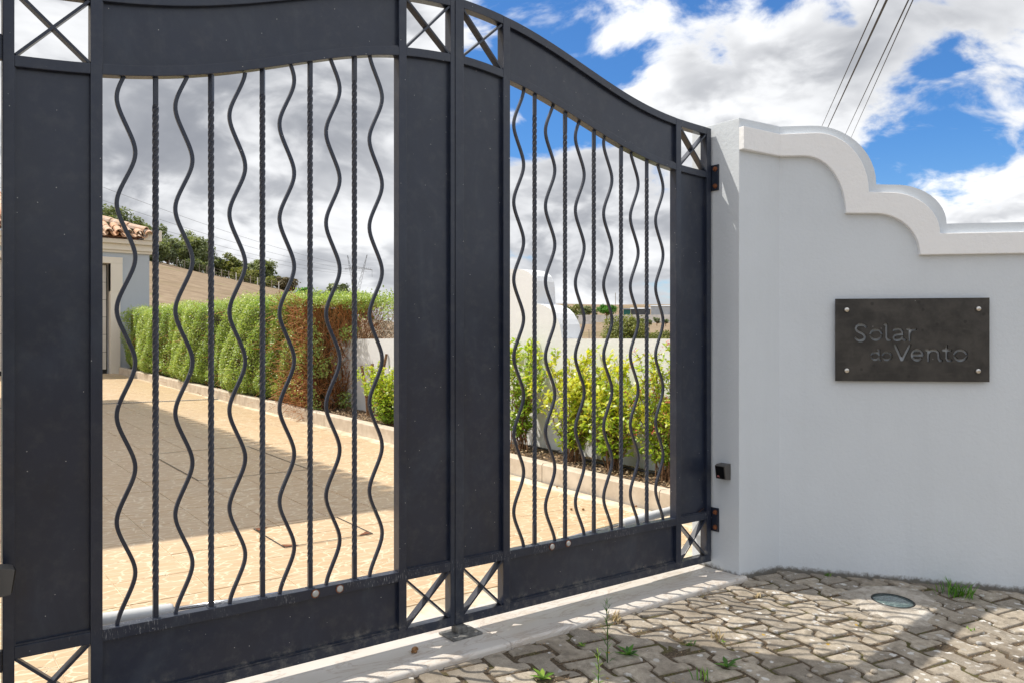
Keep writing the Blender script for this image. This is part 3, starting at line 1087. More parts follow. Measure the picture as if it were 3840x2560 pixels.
def make_leaf(name, label, cf, X, mirror):
    """X: hinge stile, inner stile, inner stile, meeting stile as (x0,x1) pairs from left to right"""
    g = empty(name)
    tag(g, label, 'gate')
    lo = lambda x: cf(x)
    edges = X
    for k, (x0, x1) in enumerate(edges):
        z1a, z1b = lo(x0) + .256, lo(x1) + .256
        mb = MB()
        mb.add([(x0, 0, ZB0), (x1, 0, ZB0), (x1, DEP, ZB0), (x0, DEP, ZB0), (x0, 0, z1a), (x1, 0, z1b), (x1, DEP, z1b), (x0, DEP, z1a)],
               [(0, 3, 2, 1), (4, 5, 6, 7), (0, 1, 5, 4), (1, 2, 6, 5), (2, 3, 7, 6), (3, 0, 4, 7)])
        mb.build('stile', M['gate'], g, bevel=.0025)
    bays = [(edges[i][1], edges[i + 1][0]) for i in range(3)]

    def rail(x0, x1, z0f, z1f, n, y0=.0006, y1=DEP - .0006):
        rings = []
        for k in range(n + 1):
            x = x0 + (x1 - x0) * k / n
            rings.append([(x, y0, z0f(x)), (x, y1, z0f(x)), (x, y1, z1f(x)), (x, y0, z1f(x))])
        o = MB().sweep(rings).build('rail', M['gate'], g)
        bm = bmesh.new()
        bm.from_mesh(o.data)
        bmesh.ops.recalc_face_normals(bm, faces=bm.faces)
        es = [e for e in bm.edges if len(e.link_faces) == 2 and e.calc_face_angle(0) > 0.9]
        bmesh.ops.bevel(bm, geom=es, offset=.0022, segments=2, profile=.7, affect='EDGES')
        bm.to_mesh(o.data)
        bm.free()

    def sheet(name_, x0, x1, z0f, z1f, n, y0, y1):
        vs, fs = [], []
        top = [(x0 + (x1 - x0) * k / n) for k in range(n + 1)]
        loop = [(x, y0, z0f(x)) for x in top] + [(x, y0, z1f(x)) for x in top[::-1]]
        return MB().prism(loop, (0, y1 - y0, 0)).build(name_, M['gate'], g)

    def bead(x0, x1, z0f, z1f, n):
        """thin frame bar that holds a sheet in its opening"""
        w_ = .0055
        xs_ = [x0 + (x1 - x0) * k / n for k in range(n + 1)]
        mb = MB()
        y0, y1 = .006, .0175
        za, zb = (lambda x: z0f(x)), (lambda x: z0f(x) + w_)
        mb.sweep([[(x, y0, za(x)), (x, y1, za(x)), (x, y1, zb(x)), (x, y0, zb(x))] for x in xs_])
        mb.box(x0, x0 + w_ * .6, y0 + .0005, y1, z0f(x0) + w_, z1f(x0) - .001)
        return mb.build('bead', M['gate'], g)

    for i, (x0, x1) in enumerate(bays):
        n = 26 if i == 1 else 4
        rail(x0, x1, lambda x: lo(x) + .222, lambda x: lo(x) + .257, n)
        rail(x0, x1, lambda x: lo(x), lambda x: lo(x) + .0325, n)
        rail(x0, x1, lambda x: ZM0, lambda x: ZM1, 1)
        rail(x0, x1, lambda x: ZB0, lambda x: ZB1, 1)
        if i == 1:
            sheet('top_panel', x0, x1, lambda x: lo(x) + .0325, lambda x: lo(x) + .222, n, .0175, .0205)
            bead(x0, x1, lambda x: lo(x) + .0325, lambda x: lo(x) + .222, n)
            sheet('kick_panel', x0, x1, lambda x: ZB1, lambda x: ZM0, 1, .0175, .0205)
            bead(x0, x1, lambda x: ZB1, lambda x: ZM0, 1)
        else:
            sheet('side_panel', x0, x1, lambda x: ZM1, lambda x: lo(x), n, .0175, .0205)
            bead(x0, x1, lambda x: ZM1, lambda x: lo(x), n)
            # crossed flat bars above and below
            for z0, z1, zz0, zz1 in ((ZB1, ZB1, ZM0, ZM0), (lo(x0) + .0325, lo(x1) + .0325, lo(x0) + .222, lo(x1) + .222)):
                for sg, (pa, pb) in enumerate((((x0, z0), (x1, zz1)), ((x0, zz0), (x1, z1)))):
                    a, b = Vector((pa[0], 0, pa[1])), Vector((pb[0], 0, pb[1]))
                    t = (b - a).normalized()
                    nn = Vector((-t.z, 0, t.x)) * .0042
                    a, b = a + t * .004, b - t * .004
                    y0, y1 = .004 + sg * .0006, .038 - sg * .0006
                    MB().prism([a + nn + Vector((0, y0, 0)), b + nn + Vector((0, y0, 0)), b - nn + Vector((0, y0, 0)), a - nn + Vector((0, y0, 0))], (0, y1 - y0, 0)).build('cross_bar', M['gate'], g, bevel=.001)
    return g, bays


def wavy_bar(g, xc, cf, sgn):
    """square bar bent into an even wave; the crest heights are shared by all bars of a leaf"""
    z0, z1 = ZM1 - .004, cf(xc) + .004
    H = .1205 * 2.7
    n = 150
    hw = .0058
    cx = lambda z: xc + sgn * .0265 * (lambda th: math.cos(th) * (1 - .10 * math.sin(th) ** 2))(2 * math.pi * (z - (E + .036 * 2.7)) / H)
    rings = []
    for k in range(n + 1):
        z = z0 + (z1 - z0) * k / n
        dxdz = (cx(z + .001) - cx(z - .001)) / .002
        t = Vector((dxdz, 0, 1)).normalized()
        nn = Vector((t.z, 0, -t.x))
        c = Vector((cx(z), .021, z))
        b = .0012
        ring = []
        for sa, sb in ((-1, -1), (1, -1), (1, 1), (-1, 1)):
            # chamfered square section
            for ca, cb in (((sa * (hw - b), sb * hw), (sa * hw, sb * (hw - b))) if sa * sb < 0 else ((sa * hw, sb * (hw - b)), (sa * (hw - b), sb * hw))):
                ring.append(c + nn * ca + Vector((0, cb, 0)))
        rings.append(ring)
    return MB().sweep(rings).build('wavy_bar', M['gate'], g)


TWS = [(-.0081, -.0057), (-.0057, -.0081), (.0057, -.0081), (.0081, -.0057), (.0081, .0057), (.0057, .0081), (-.0057, .0081), (-.0081, .0057)]


def twisted_bar(g, xc, cf):
    z0, z1 = ZM1 - .004, cf(xc) + .004
    hw = .0072
    n = int((z1 - z0) / .0036)
    rings = []
    for k in range(n + 1):
        z = z0 + (z1 - z0) * k / n
        tz = min(max(z - z0 - .09, 0), z1 - z0 - .18)
        a = tz / .0255 * (math.pi / 2)
        ca, sa = math.cos(a), math.sin(a)
        rings.append([(xc + ca * u - sa * v, .021 + sa * u + ca * v, z) for u, v in TWS])
    mb = MB().sweep(rings)
    mb.add([(xc - .012, .009, ZM1 + .003), (xc + .012, .009, ZM1 + .003), (xc + .012, .033, ZM1 + .003), (xc - .012, .033, ZM1 + .003), (xc - .014, .007, ZM1 - .002), (xc + .014, .007, ZM1 - .002), (xc + .014, .035, ZM1 - .002), (xc - .014, .035, ZM1 - .002)],
           [(0, 1, 2, 3), (4, 5, 1, 0), (5, 6, 2, 1), (6, 7, 3, 2), (7, 4, 0, 3)])
    return mb.build('twisted_bar', M['gate'], g)


def dome(c, axis, r, h, n=10):
    """low domed cap pointing along axis"""
    ax = Vector(axis).normalized()
    a = ax.orthogonal().normalized()
    b = ax.cross(a)
    c = Vector(c)
    rings = []
    for k in range(5):
        t = k / 4 * math.pi / 2
        rr_, hh = r * math.cos(t) + (1e-4 if k == 4 else 0), h * math.sin(t)
        rings.append([c + ax * hh + (a * math.cos(j * 2 * math.pi / n) + b * math.sin(j * 2 * math.pi / n)) * rr_ for j in range(n)])
    return MB().sweep(rings)


def hexbolt(c, axis, r, h):
    ax = Vector(axis).normalized()
    a = ax.orthogonal().normalized()
    b = ax.cross(a)
    c = Vector(c)
    mb = MB()
    ring = lambda rr_, hh, n: [c + ax * hh + (a * math.cos(j * 2 * math.pi / n) + b * math.sin(j * 2 * math.pi / n)) * rr_ for j in range(n)]
    mb.sweep([ring(r * 1.35, 0, 12), ring(r * 1.35, h * .2, 12)])
    mb.sweep([ring(r, h * .2, 6), ring(r, h * .85, 6), ring(r * .8, h, 6)])
    return mb


cfl, cfr = curve_fn(CL), curve_fn(CR)
XL = [(.243, .272), (.467, .500), (1.515, 1.548), (1.746, 1.7655)]
XR = [(1.7685, 1.809), (2.005, 2.040), (3.065, 3.102), (3.296, 3.330)]
leafL, baysL = make_leaf('gate_leaf', 'dark iron gate leaf filling the left half, nearest the camera', cfl, XL, False)
leafR, baysR = make_leaf('gate_leaf', 'dark iron gate leaf hinged on the grey wall pillar', cfr, XR, True)
for k in range(6):
    wavy_bar(leafL, .569 + k * .1718, cfl, -1)
    wavy_bar(leafR, 2.101 + k * .1730, cfr, 1)
for k in range(5):
    twisted_bar(leafL, .655 + k * .1715, cfl)
    twisted_bar(leafR, 2.187 + k * .1727, cfr)
for g, xs_ in ((leafL, (1.180, 1.273)), (leafR, (2.267, 2.360))):
    for x in xs_:
        c = dome((x, -.0012, E - .886), (0, -1, 0), .0125, .006, 14).build('bolt_cap', M['white_cap'], g, smooth=True)
        ring = [[(x + math.cos(a) * r, yy, E - .886 + math.sin(a) * r) for a in [j * math.pi / 8 for j in range(16)]] for r, yy in ((.0155, -.0003), (.0155, -.0016), (.0118, -.0018))]
        MB().sweep(ring).build('washer', M['rust'], c)
# hinges on the right pillar, and on the left one
for g, xp, sgn in ((leafR, PX0, 1), (leafL, .212, -1)):
    for z0, z1 in ((E + .769, E + .900), (E - .967, E - .847)):
        x0, x1 = sorted((xp - sgn * .001, xp - sgn * .009))
        hp = MB().box(x0, x1, -.040, .030, z0, z1).build('hinge_plate', M['gate'], g, bevel=.0015)
        xa, xb = sorted((xp - sgn * .009, (3.3305 if sgn > 0 else .2425)))
        MB().box(xa, xb, .010, .030, z0 + .03, z1 - .03).build('knuckle', M['gate'], hp)
        for zc in (z0 + .022, z1 - .022):
            hexbolt((xp - sgn * .009, -.021, zc), (-sgn, 0, 0), .0095, .012).build('bolt', M['rust'], hp)
# dead leaf lying on the lower rail at the hinge
tag(MB().add([(3.235, .012, E - .868), (3.262, .004, E - .852), (3.292, .012, E - .846), (3.285, .024, E - .862), (3.255, .026, E - .866), (3.262, .015, E - .858)], [(0, 1, 5), (1, 2, 5), (2, 3, 5), (3, 4, 5), (4, 0, 5)]).build('dead_leaf', M['bark']),
    'curled dead leaf caught on the gate rail above the lower hinge', 'leaf')

# central floor stop
gs = empty('gate_stop')
tag(gs, 'grey steel floor stop screwed to the marble under the gate centre', 'gate stop')
ZS = .0385
MB().box(1.722, 1.862, -.056, .052, ZS, ZS + .009).build('base_plate', M['steel'], gs, bevel=.003)
MB().box(1.768, 1.812, -.020, .030, ZS + .0092, E - 1.122 - .003).build('block', M['steel'], gs, bevel=.003)
for x, y in ((1.742, -.038), (1.842, -.036), (1.842, .034)):
    dome((x, y, ZS + .009), (0, 0, 1), .008, .003).build('screw', M['nickel'], gs, smooth=True)

# gate operators behind the leaves
for nm, lab, pts, rod, lug in (
        ('gate_operator', 'white tube gate operator behind the left leaf near the camera', ((.30, .15, E - .875), (.735, .13, E - .889)), (1.275, .105, E - .905), (1.29, .07)),
        ('gate_operator', 'white tube gate operator behind the right leaf by the pillar', ((3.26, .15, E - .868), (2.82, .13, E - .886)), (2.335, .105, E - .905), (2.32, .07))):
    op = empty(nm)
    tag(op, lab, 'gate operator', 'operators on the gate leaves')
    a, b = Vector(pts[0]), Vector(pts[1])
    MB().tube([a, a + (b - a) * .03, b - (b - a) * .02, b], [.018, .0225, .0225, .019], 20).build('housing', M['white_tube'], op, smooth=True)
    MB().tube([b - (b - a) * .01, Vector(rod)], .0095, 14).build('rod', M['chrome'], op, smooth=True)
    c = Vector(rod)
    MB().box(c.x - .035, c.x + .035, DEP + .001, c.y + .018, c.z - .012, c.z + .012).build('bracket', M['white_cap'], op, bevel=.004)
    MB().box(a.x - .04, a.x + .04, .10, a.y + .02, a.z - .035, a.z - .023).build('mount', M['white_cap'], op, bevel=.003)

# photocells
def photocell(label, xp, sgn):
    g = empty('photocell')
    tag(g, label, 'photocell')
    z0, z1 = E - .693, E - .612
    ya, yb = -.050, -.112
    o = lambda u: xp - sgn * u
    prof = [(.002, z1), (.036, z1 - .004), (.050, z1 - .010), (.040, z0 + .004), (.002, z0)]
    lp_ = [(o(u), ya, z) for u, z in prof]
    if sgn > 0:
        lp_ = lp_[::-1]
    MB().prism(lp_, (0, yb - ya, 0)).build('case', M['grey_plastic'], g, bevel=.003)
    face = [(o(.0512), ya - .006, z1 - .013), (o(.0512), yb + .006, z1 - .013), (o(.0418), yb + .006, z0 + .008), (o(.0418), ya - .006, z0 + .008)]
    lens = MB().prism(face, (-sgn * .0022, 0, 0)).build('lens', M['black'], g)
    # little double-peak mark printed low on the lens
    def mk(y0, zlo, y1, zhi, wd):
        f = lambda z: o(.0436 + (z - (z0 + .008)) * .157) - sgn * .0012
        return [(f(zlo), y0 - wd, zlo), (f(zlo), y0 + wd, zlo), (f(zhi), y1 + wd, zhi), (f(zhi), y1 - wd, zhi)]
    mb = MB()
    zl, zh = z0 + .0125, z0 + .0235
    for y0, y1 in ((-.064, -.0665), (-.0705, -.0665), (-.0705, -.073), (-.077, -.073)):
        mb.add(mk(y0, zl, y1, zh, .0011), [(0, 1, 2, 3)])
    mb.build('mark', M['redmark'], lens)
    return g


photocell('small black photocell box on the pillar beside the right leaf', PX0, 1)
photocell('grey photocell box at the left frame edge in front of the left leaf', .212, -1)

# ------------------------------------------------------------------ name plate
sgn = empty('name_plate')
tag(sgn, 'dark steel name plate with cut out letters Solar do Vento', 'sign')
s0, s1 = .270, .994
zs0, zs1 = E - .199, E + .215
OFFS = .022
plate_w, plate_h = s1 - s0, zs1 - zs0


# letters as strokes: plate coordinates are measured in units of 1/1089 of the plate width, origin lower left
def arcpts(cx, cy_, rx, ry, a0, a1, n=18):
    return [(cx + rx * math.cos(R(a0 + (a1 - a0) * k / n)), cy_ + ry * math.sin(R(a0 + (a1 - a0) * k / n))) for k in range(n + 1)]


def Q(pts):
    return [(x - 1002, 815 - y) for x, y in pts]


STROKES = [  # (polyline, half width)
    (Q([(1224, 404), (1214, 394), (1194, 388), (1174, 390), (1159, 402), (1154, 418), (1160, 434), (1176, 445), (1196, 454), (1212, 466), (1219, 482), (1214, 498), (1198, 507), (1178, 508), (1162, 501), (1152, 490)]), 10),
    (arcpts(296, 350, 40, 37, 0, 360, 32), 9),
    (Q([(1360, 389), (1373, 389), (1373, 486), (1380, 502), (1398, 505)]), 9.5),
    (Q([(1424, 432), (1434, 424), (1455, 421), (1475, 426), (1486, 442), (1487, 488), (1493, 502), (1506, 505)]), 9),
    (Q([(1487, 462), (1450, 463), (1430, 472), (1424, 486), (1430, 501), (1447, 507), (1470, 502), (1487, 488)]), 8.5),
    (Q([(1518, 424), (1537, 424), (1538, 508)]), 9), (Q([(1538, 456), (1546, 436), (1560, 426), (1579, 425)]), 9),
    (Q([(1434, 544), (1479, 652), (1487, 652), (1538, 544)]), 10.5),
    (arcpts(290, 190, 29, 27, 0, 360, 28), 8), (Q([(1308, 578), (1320, 578), (1320, 645), (1329, 658)]), 7.5),
    (arcpts(374, 190, 32, 29, 0, 360, 28), 8),
    (Q([(1556, 618), (1630, 618)]), 8.5), (arcpts(589, 198, 38, 38, 2, 312, 30), 9.5),
    (Q([(1654, 581), (1669, 581), (1669, 660)]), 9.5), (Q([(1669, 606), (1682, 588), (1702, 580), (1724, 584), (1739, 600), (1742, 644), (1748, 656), (1760, 658)]), 9.5),
    (Q([(1796, 548), (1796, 640), (1803, 655), (1826, 657)]), 9.5), (Q([(1770, 581), (1826, 581)]), 8.5),
    (arcpts(891, 197, 43, 38, 0, 360, 34), 9.5),
]
BRIDGES = [(238, 275, 349, 4.5), (318, 355, 349, 4.5), (248, 275, 189, 4), (306, 334, 189, 4), (330, 356, 189, 4), (392, 420, 189, 4), (832, 866, 195, 4.5), (918, 950, 195, 4.5), (476, 500, 340, 3.5)]
US = plate_w / 1089.0
gx0, gx1, gy0, gy1 = 130, 962, 140, 450
ST = 2.4
gx = np.arange(gx0, gx1 + ST, ST)
gy = np.arange(gy0, gy1 + ST, ST)
GXm, GYm = np.meshgrid(gx, gy)
field = np.full(GXm.shape, 1e3)
for pl_, hw_ in STROKES:
    for (xa, ya), (xb, yb) in zip(pl_, pl_[1:]):
        vx, vy = xb - xa, yb - ya
        L2 = vx * vx + vy * vy + 1e-9
        t_ = np.clip(((GXm - xa) * vx + (GYm - ya) * vy) / L2, 0, 1)
        field = np.minimum(field, np.hypot(GXm - xa - t_ * vx, GYm - ya - t_ * vy) - hw_)
for x0, x1, yc, hh in BRIDGES:
    inside = np.minimum(np.minimum(GXm - x0, x1 - GXm), hh - np.abs(GYm - yc))
    field = np.maximum(field, inside)
field[0, :] = field[-1, :] = field[:, 0] = field[:, -1] = 50
pv, pf, cache = [], [], {}


def pvert(x, y, back):
    k = (round(x, 3), round(y, 3), back)
    if k not in cache:
        cache[k] = len(pv)
        pv.append((x * US, y * US, -.0125 if back else .0022))
    return cache[k]


ny, nx = field.shape
for j in range(ny - 1):
    i = 0
    while i < nx - 1:
        cs = [(i, j), (i + 1, j), (i + 1, j + 1), (i, j + 1)]
        fv = [field[q[1], q[0]] for q in cs]
        if min(fv) > 0:
            i2 = i + 1
            while i2 < nx - 1 and field[j, i2 + 1] > 0 and field[j + 1, i2 + 1] > 0:
                i2 += 1
            xa, xb, ya, yb = gx[i], gx[i2], gy[j], gy[j + 1]
            pf.append((pvert(xa, ya, 0), pvert(xb, ya, 0), pvert(xb, yb, 0), pvert(xa, yb, 0)))
            i = i2
            continue
        if max(fv) > 0:
            poly, cross = [], []
            for k in range(4):
                a_, b_ = cs[k], cs[(k + 1) % 4]
                fa, fb = fv[k], fv[(k + 1) % 4]
                if fa > 0:
                    poly.append((gx[a_[0]], gy[a_[1]]))
                if (fa > 0) != (fb > 0):
                    t_ = fa / (fa - fb)
                    q_ = (gx[a_[0]] + (gx[b_[0]] - gx[a_[0]]) * t_, gy[a_[1]] + (gy[b_[1]] - gy[a_[1]]) * t_)
                    poly.append(q_)
                    cross.append(q_)
            if len(poly) > 2:
                pf.append(tuple(pvert(x, y, 0) for x, y in poly))
            if len(cross) == 2:
                (xa, ya), (xb, yb) = cross
                pf.append((pvert(xa, ya, 0), pvert(xb, yb, 0), pvert(xb, yb, 1), pvert(xa, ya, 1)))
        i += 1
pmb = MB().add(pv, pf)
gX0, gX1, gY0, gY1 = gx[0] * US, gx[-1] * US, gy[0] * US, gy[-1] * US
for x0, x1, y0, y1 in ((0, plate_w, 0, gY0), (0, plate_w, gY1, plate_h), (0, gX0, gY0, gY1), (gX1, plate_w, gY0, gY1)):
    pmb.add([(x0, y0, .0022), (x1, y0, .0022), (x1, y1, .0022), (x0, y1, .0022)], [(0, 1, 2, 3)])
for (xa, ya), (xb, yb) in (((0, 0), (plate_w, 0)), ((plate_w, 0), (plate_w, plate_h)), ((plate_w, plate_h), (0, plate_h)), ((0, plate_h), (0, 0))):
    pmb.add([(xa, ya, -.0022), (xb, yb, -.0022), (xb, yb, .0022), (xa, ya, .0022)], [(0, 1, 2, 3)])
base = wp(s0, 0, OFFS)
MS = Matrix(((WD.x, 0, WN.x, base.x), (WD.y, 0, WN.y, base.y), (0, 1, 0, zs0), (0, 0, 0, 1)))
pm = pmb.build('plate', M['sign'], sgn)
pm.data.transform(MS)
for fx_, fz in ((.075, .866), (.928, .868), (.075, .128), (.926, .13)):
    c = MS @ Vector((fx_ * plate_w, fz * plate_h, .002))
    b = dome(c + n3 * .0085, n3, .0115, .0035, 14)
    ax = n3
    mbt = MB().tube([c - n3 * (OFFS + .0005), c + n3 * .0085], .0112, 14)
    b.add(mbt.v, mbt.f)
    b.build('standoff', M['nickel'], sgn, smooth=False)

# ------------------------------------------------------------------ recessed ground light and the cement round it
lz = pave_z(LAMP.x, LAMP.y)
tl_ = Matrix.Translation((LAMP.x, LAMP.y, lz)) @ Matrix.Rotation(math.atan(TILT), 4, 'X')
rr = random.Random(4)
outline = []
for k in range(48):
    a = k / 48 * 2 * math.pi
    rad = .245 + .045 * math.sin(a * 2 + .6) + .028 * math.sin(a * 3 + 2) + .012 * math.sin(a * 7) + rr.gauss(0, .008)
    outline.append((math.cos(a), math.sin(a), rad))
mb = MB()
mb.sweep([[tl_ @ Vector((c * .118, s * .118, .0030)) for c, s, r in outline], [tl_ @ Vector((c * .15, s * .15, .0045)) for c, s, r in outline],
          [tl_ @ Vector((c * r * .8, s * r * .8, .0035)) for c, s, r in outline], [tl_ @ Vector((c * r, s * r, -.008)) for c, s, r in outline]])
tag(mb.build('cement_patch', M['cement'], smooth=True), 'pale cement patch smeared around the round ground light', 'patch')
gl = empty('ground_light')
tag(gl, 'round recessed ground light with greenish glass by the wall', 'ground light')
circ = lambda r, z, n=40: [tl_ @ Vector((math.cos(k * 2 * math.pi / n) * r, math.sin(k * 2 * math.pi / n) * r, z)) for k in range(n)]
MB().sweep([circ(.122, -.01), circ(.122, .0045), circ(.119, .0065), circ(.096, .0065), circ(.094, .004)]).build('outer_ring', M['cement'], gl)
MB().sweep([circ(.0955, .002), circ(.0955, .0072), circ(.092, .0082), circ(.088, .0078), circ(.088, .004)]).build('gasket', M['lead'], gl)
MB().sweep([circ(.0885, .0), circ(.0885, .0072), circ(.05, .0082), circ(.001, .0085)]).build('glass', M['lens'], gl, smooth=True)

# ================================================================== PLANTS
# ------------------------------------------------------------------ clipped hedge
def twigs_mesh(segs, radius):
    """three-sided thin twigs; segs = list of (p, q, r)"""
    V, F = [], []
    for (p_, q_, r_) in segs:
        p_, q_ = np.array(p_), np.array(q_)
        t = q_ - p_
        t = t / (np.linalg.norm(t) + 1e-9)
        a = np.cross(t, (0.3, 0.5, 0.8))
        a /= np.linalg.norm(a) + 1e-9
        b = np.cross(t, a)
        o = len(V)
        for c, rr_ in ((p_, r_), (q_, r_ * .7)):
            for k in range(3):
                an = k * 2.0944
                V.append(c + (a * math.cos(an) + b * math.sin(an)) * rr_)
        F += [(o, o + 1, o + 4, o + 3), (o + 1, o + 2, o + 5, o + 4), (o + 2, o, o + 3, o + 5)]
    return np.array(V), np.array(F)


def lump(y, z, k):
    return np.sin(y * 2.3 + z * 1.7 + k) * .5 + np.sin(y * 5.1 - z * 3.9 + 2 * k) * .3 + np.sin(y * 11 + z * 9 + k) * .2


hedge = empty('hedge')
tag(hedge, 'long clipped green hedge along the driveway with bare brown end', 'hedge')
HY0, HY1 = 6.9, 16.5


def htop(y):
    return E + .56 + .010 * (y - 7)


PPs, NNs, TTs = [], [], []
n = 74000
y = HY0 + (HY1 - HY0) * rng.random(n) ** 1.25
u = rng.random(n)
zb = E - 1.165 + SL * y + .16
zt = htop(y)
z = zb + (zt - zb) * u
x = 4.075 - .0085 * (y - 1) + .10 * lump(y, z, 1) + .10 * np.clip((.12 - u) / .12, 0, 1) + .09 * np.clip((u - .93) / .07, 0, 1) ** 2
x += np.abs(rng.normal(0, .045, n))
hole = (np.sin(y * 3.1 + 1) * np.sin(z * 5.2) > .86) | ((np.abs(y - 8.75 - .12 * np.sin(z * 6)) < .10) & (z > E - .6) & (z < E + .1) & (rng.random(n) < .75))
keep = ~(hole & (rng.random(n) < .85))
bare = np.clip((7.75 + .35 * np.sin(z * 4.3) + .2 * np.sin(z * 11) - y) / .55, 0, 1) * (z < E + .47)
keep &= rng.random(n) > bare * .93
x, y, z = x[keep], y[keep], z[keep]
PPs.append(np.stack([x, y, z], 1))
NNs.append(np.tile((-.5, -.1, .85), (len(x), 1)))
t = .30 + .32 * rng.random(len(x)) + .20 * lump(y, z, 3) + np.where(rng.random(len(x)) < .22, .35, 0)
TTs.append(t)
n = 26000
y = HY0 - .25 + (HY1 - HY0 + .25) * rng.random(n) ** 1.3
x = 4.12 - .0085 * (y - 1) + 1.0 * rng.random(n)
z = htop(y) + .075 * lump(x * 1.3, y, 5) + rng.normal(0, .035, n) + np.where(rng.random(n) < .04, .07 * rng.random(n), 0)
PPs.append(np.stack([x, y, z], 1))
NNs.append(np.tile((-.2, -.25, 1.0), (n, 1)))
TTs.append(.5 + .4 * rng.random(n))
n = 9000     # leafy rims and patches of the cut end
y = HY0 + rng.normal(0, .07, n)
x = 4.1 + 1.1 * rng.random(n)
z = E - 1.0 + 1.66 * rng.random(n)
cl = np.sin(x * 9 + 1) * np.sin(z * 6.5 + 2) + .35 * np.sin(x * 21) * np.sin(z * 17)
keep = ((z > E + .46 + .08 * np.sin(x * 9)) & (z < E + .62)) | (x < 4.20 + .06 * np.sin(z * 7)) | ((cl > .55) & (z < E + .2))
x, y, z = x[keep], y[keep] - .05, z[keep]
PPs.append(np.stack([x, y, z], 1))
NNs.append(np.tile((-.5, -.7, .4), (len(x), 1)))
TTs.append(.25 + .45 * rng.random(len(x)))
PP, NN, TT = np.concatenate(PPs), np.concatenate(NNs), np.concatenate(TTs)
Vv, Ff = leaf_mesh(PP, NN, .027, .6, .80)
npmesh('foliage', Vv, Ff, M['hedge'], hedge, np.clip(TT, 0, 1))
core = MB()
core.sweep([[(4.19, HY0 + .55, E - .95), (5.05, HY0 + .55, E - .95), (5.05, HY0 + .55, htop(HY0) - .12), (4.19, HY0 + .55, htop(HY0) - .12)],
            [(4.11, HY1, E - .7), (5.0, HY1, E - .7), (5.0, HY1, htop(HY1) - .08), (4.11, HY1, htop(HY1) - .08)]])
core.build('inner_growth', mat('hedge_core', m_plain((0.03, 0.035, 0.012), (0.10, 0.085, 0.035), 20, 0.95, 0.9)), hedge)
segs = []
rr = random.Random(5)
for k in range(2600):
    x = 4.1 + 1.05 * rr.random()
    z = E - .98 + 1.45 * rr.random() ** 1.1
    y = HY0 + .02 + abs(rr.gauss(0, .16))
    bx = 4.78 + .1 * rr.gauss(0, 1)
    dv = Vector((x - bx, -.45 - .35 * rr.random(), z - (E - .85))).normalized()
    dv = (dv + Vector((rr.gauss(0, .38), rr.gauss(0, .3), rr.gauss(0, .38)))).normalized()
    L = .10 + .28 * rr.random()
    p_ = Vector((x, y, z))
    m_ = p_ + dv * L * .5
    q_ = m_ + (dv + Vector((rr.gauss(0, .25), rr.gauss(0, .2), rr.gauss(0, .25)))).normalized() * L * .5
    m_.z, q_.z = min(m_.z, E + .50), min(q_.z, E + .52)
    r_ = .0024 + .0036 * rr.random() ** 2
    segs += [(p_, m_, r_), (m_, q_, r_ * .7)]
for k in range(1900):      # twigs seen through the thin places of the long face
    y = HY0 + (7.95 - HY0) * rr.random() if k % 3 else HY0 + 9 * rr.random() ** 1.6
    p_ = Vector((4.16 - .0085 * (y - 1) + abs(rr.gauss(0, .05)), y, E - .95 + 1.45 * rr.random()))
    dv = Vector((rr.gauss(-.5, .3), rr.gauss(-.3, .5), rr.gauss(.15, .6))).normalized()
    L = .08 + .2 * rr.random()
    q_ = p_ + dv * L
    segs.append((p_, q_, .002 + .003 * rr.random() ** 2))
Vv, Ff = twigs_mesh(segs, 0)
npmesh('twigs', Vv, Ff, M['twig'], hedge, rng.random(len(Ff)))
segs = []
for k in range(26):
    bx = 4.55 + .5 * rr.random()
    by = HY0 + .05 + .2 * rr.random()
    a = Vector((bx, by, E - .9))
    dv = Vector((rr.gauss(-.25, .45), rr.gauss(-.05, .15), 1)).normalized()
    for s_ in range(5):
        b = a + dv * .26
        segs.append((a, b, .013 - .002 * s_))
        a = b
        a.z = min(a.z, E + .5)
        dv = (dv + Vector((rr.gauss(0, .28), rr.gauss(0, .1), rr.gauss(0, .2)))).normalized()
Vv, Ff = twigs_mesh(segs, 0)
npmesh('stems', Vv, Ff, M['bark'], hedge)
# bare orange-brown pruned shoots in front of the wall beside the hedge
st = empty('pruned_stump')
tag(st, 'cut back bare brown stems in front of the white garden wall', 'plant')
for (x0, y0, h, lx, ly, r_) in ((4.50, 5.95, .62, .02, .05, .022), (4.53, 5.90, .74, .10, -.05, .018), (4.47, 6.0, .60, -.06, .06, .02), (4.52, 5.84, .30, .12, -.22, .017), (4.55, 5.55, .33, .02, .0, .024), (4.48, 5.98, .48, -.02, -.12, .014)):
    b = Vector((x0, y0, drive_z(y0) + .12))
    pts = [b + Vector((lx * t_ ** 1.4, ly * t_ ** 1.4, h * t_)) for t_ in (0, .35, .7, 1)]
    MB().tube(pts, [r_ * 1.15, r_, r_ * .95, r_ * .9], 7).build('stem', M['bark'], st)
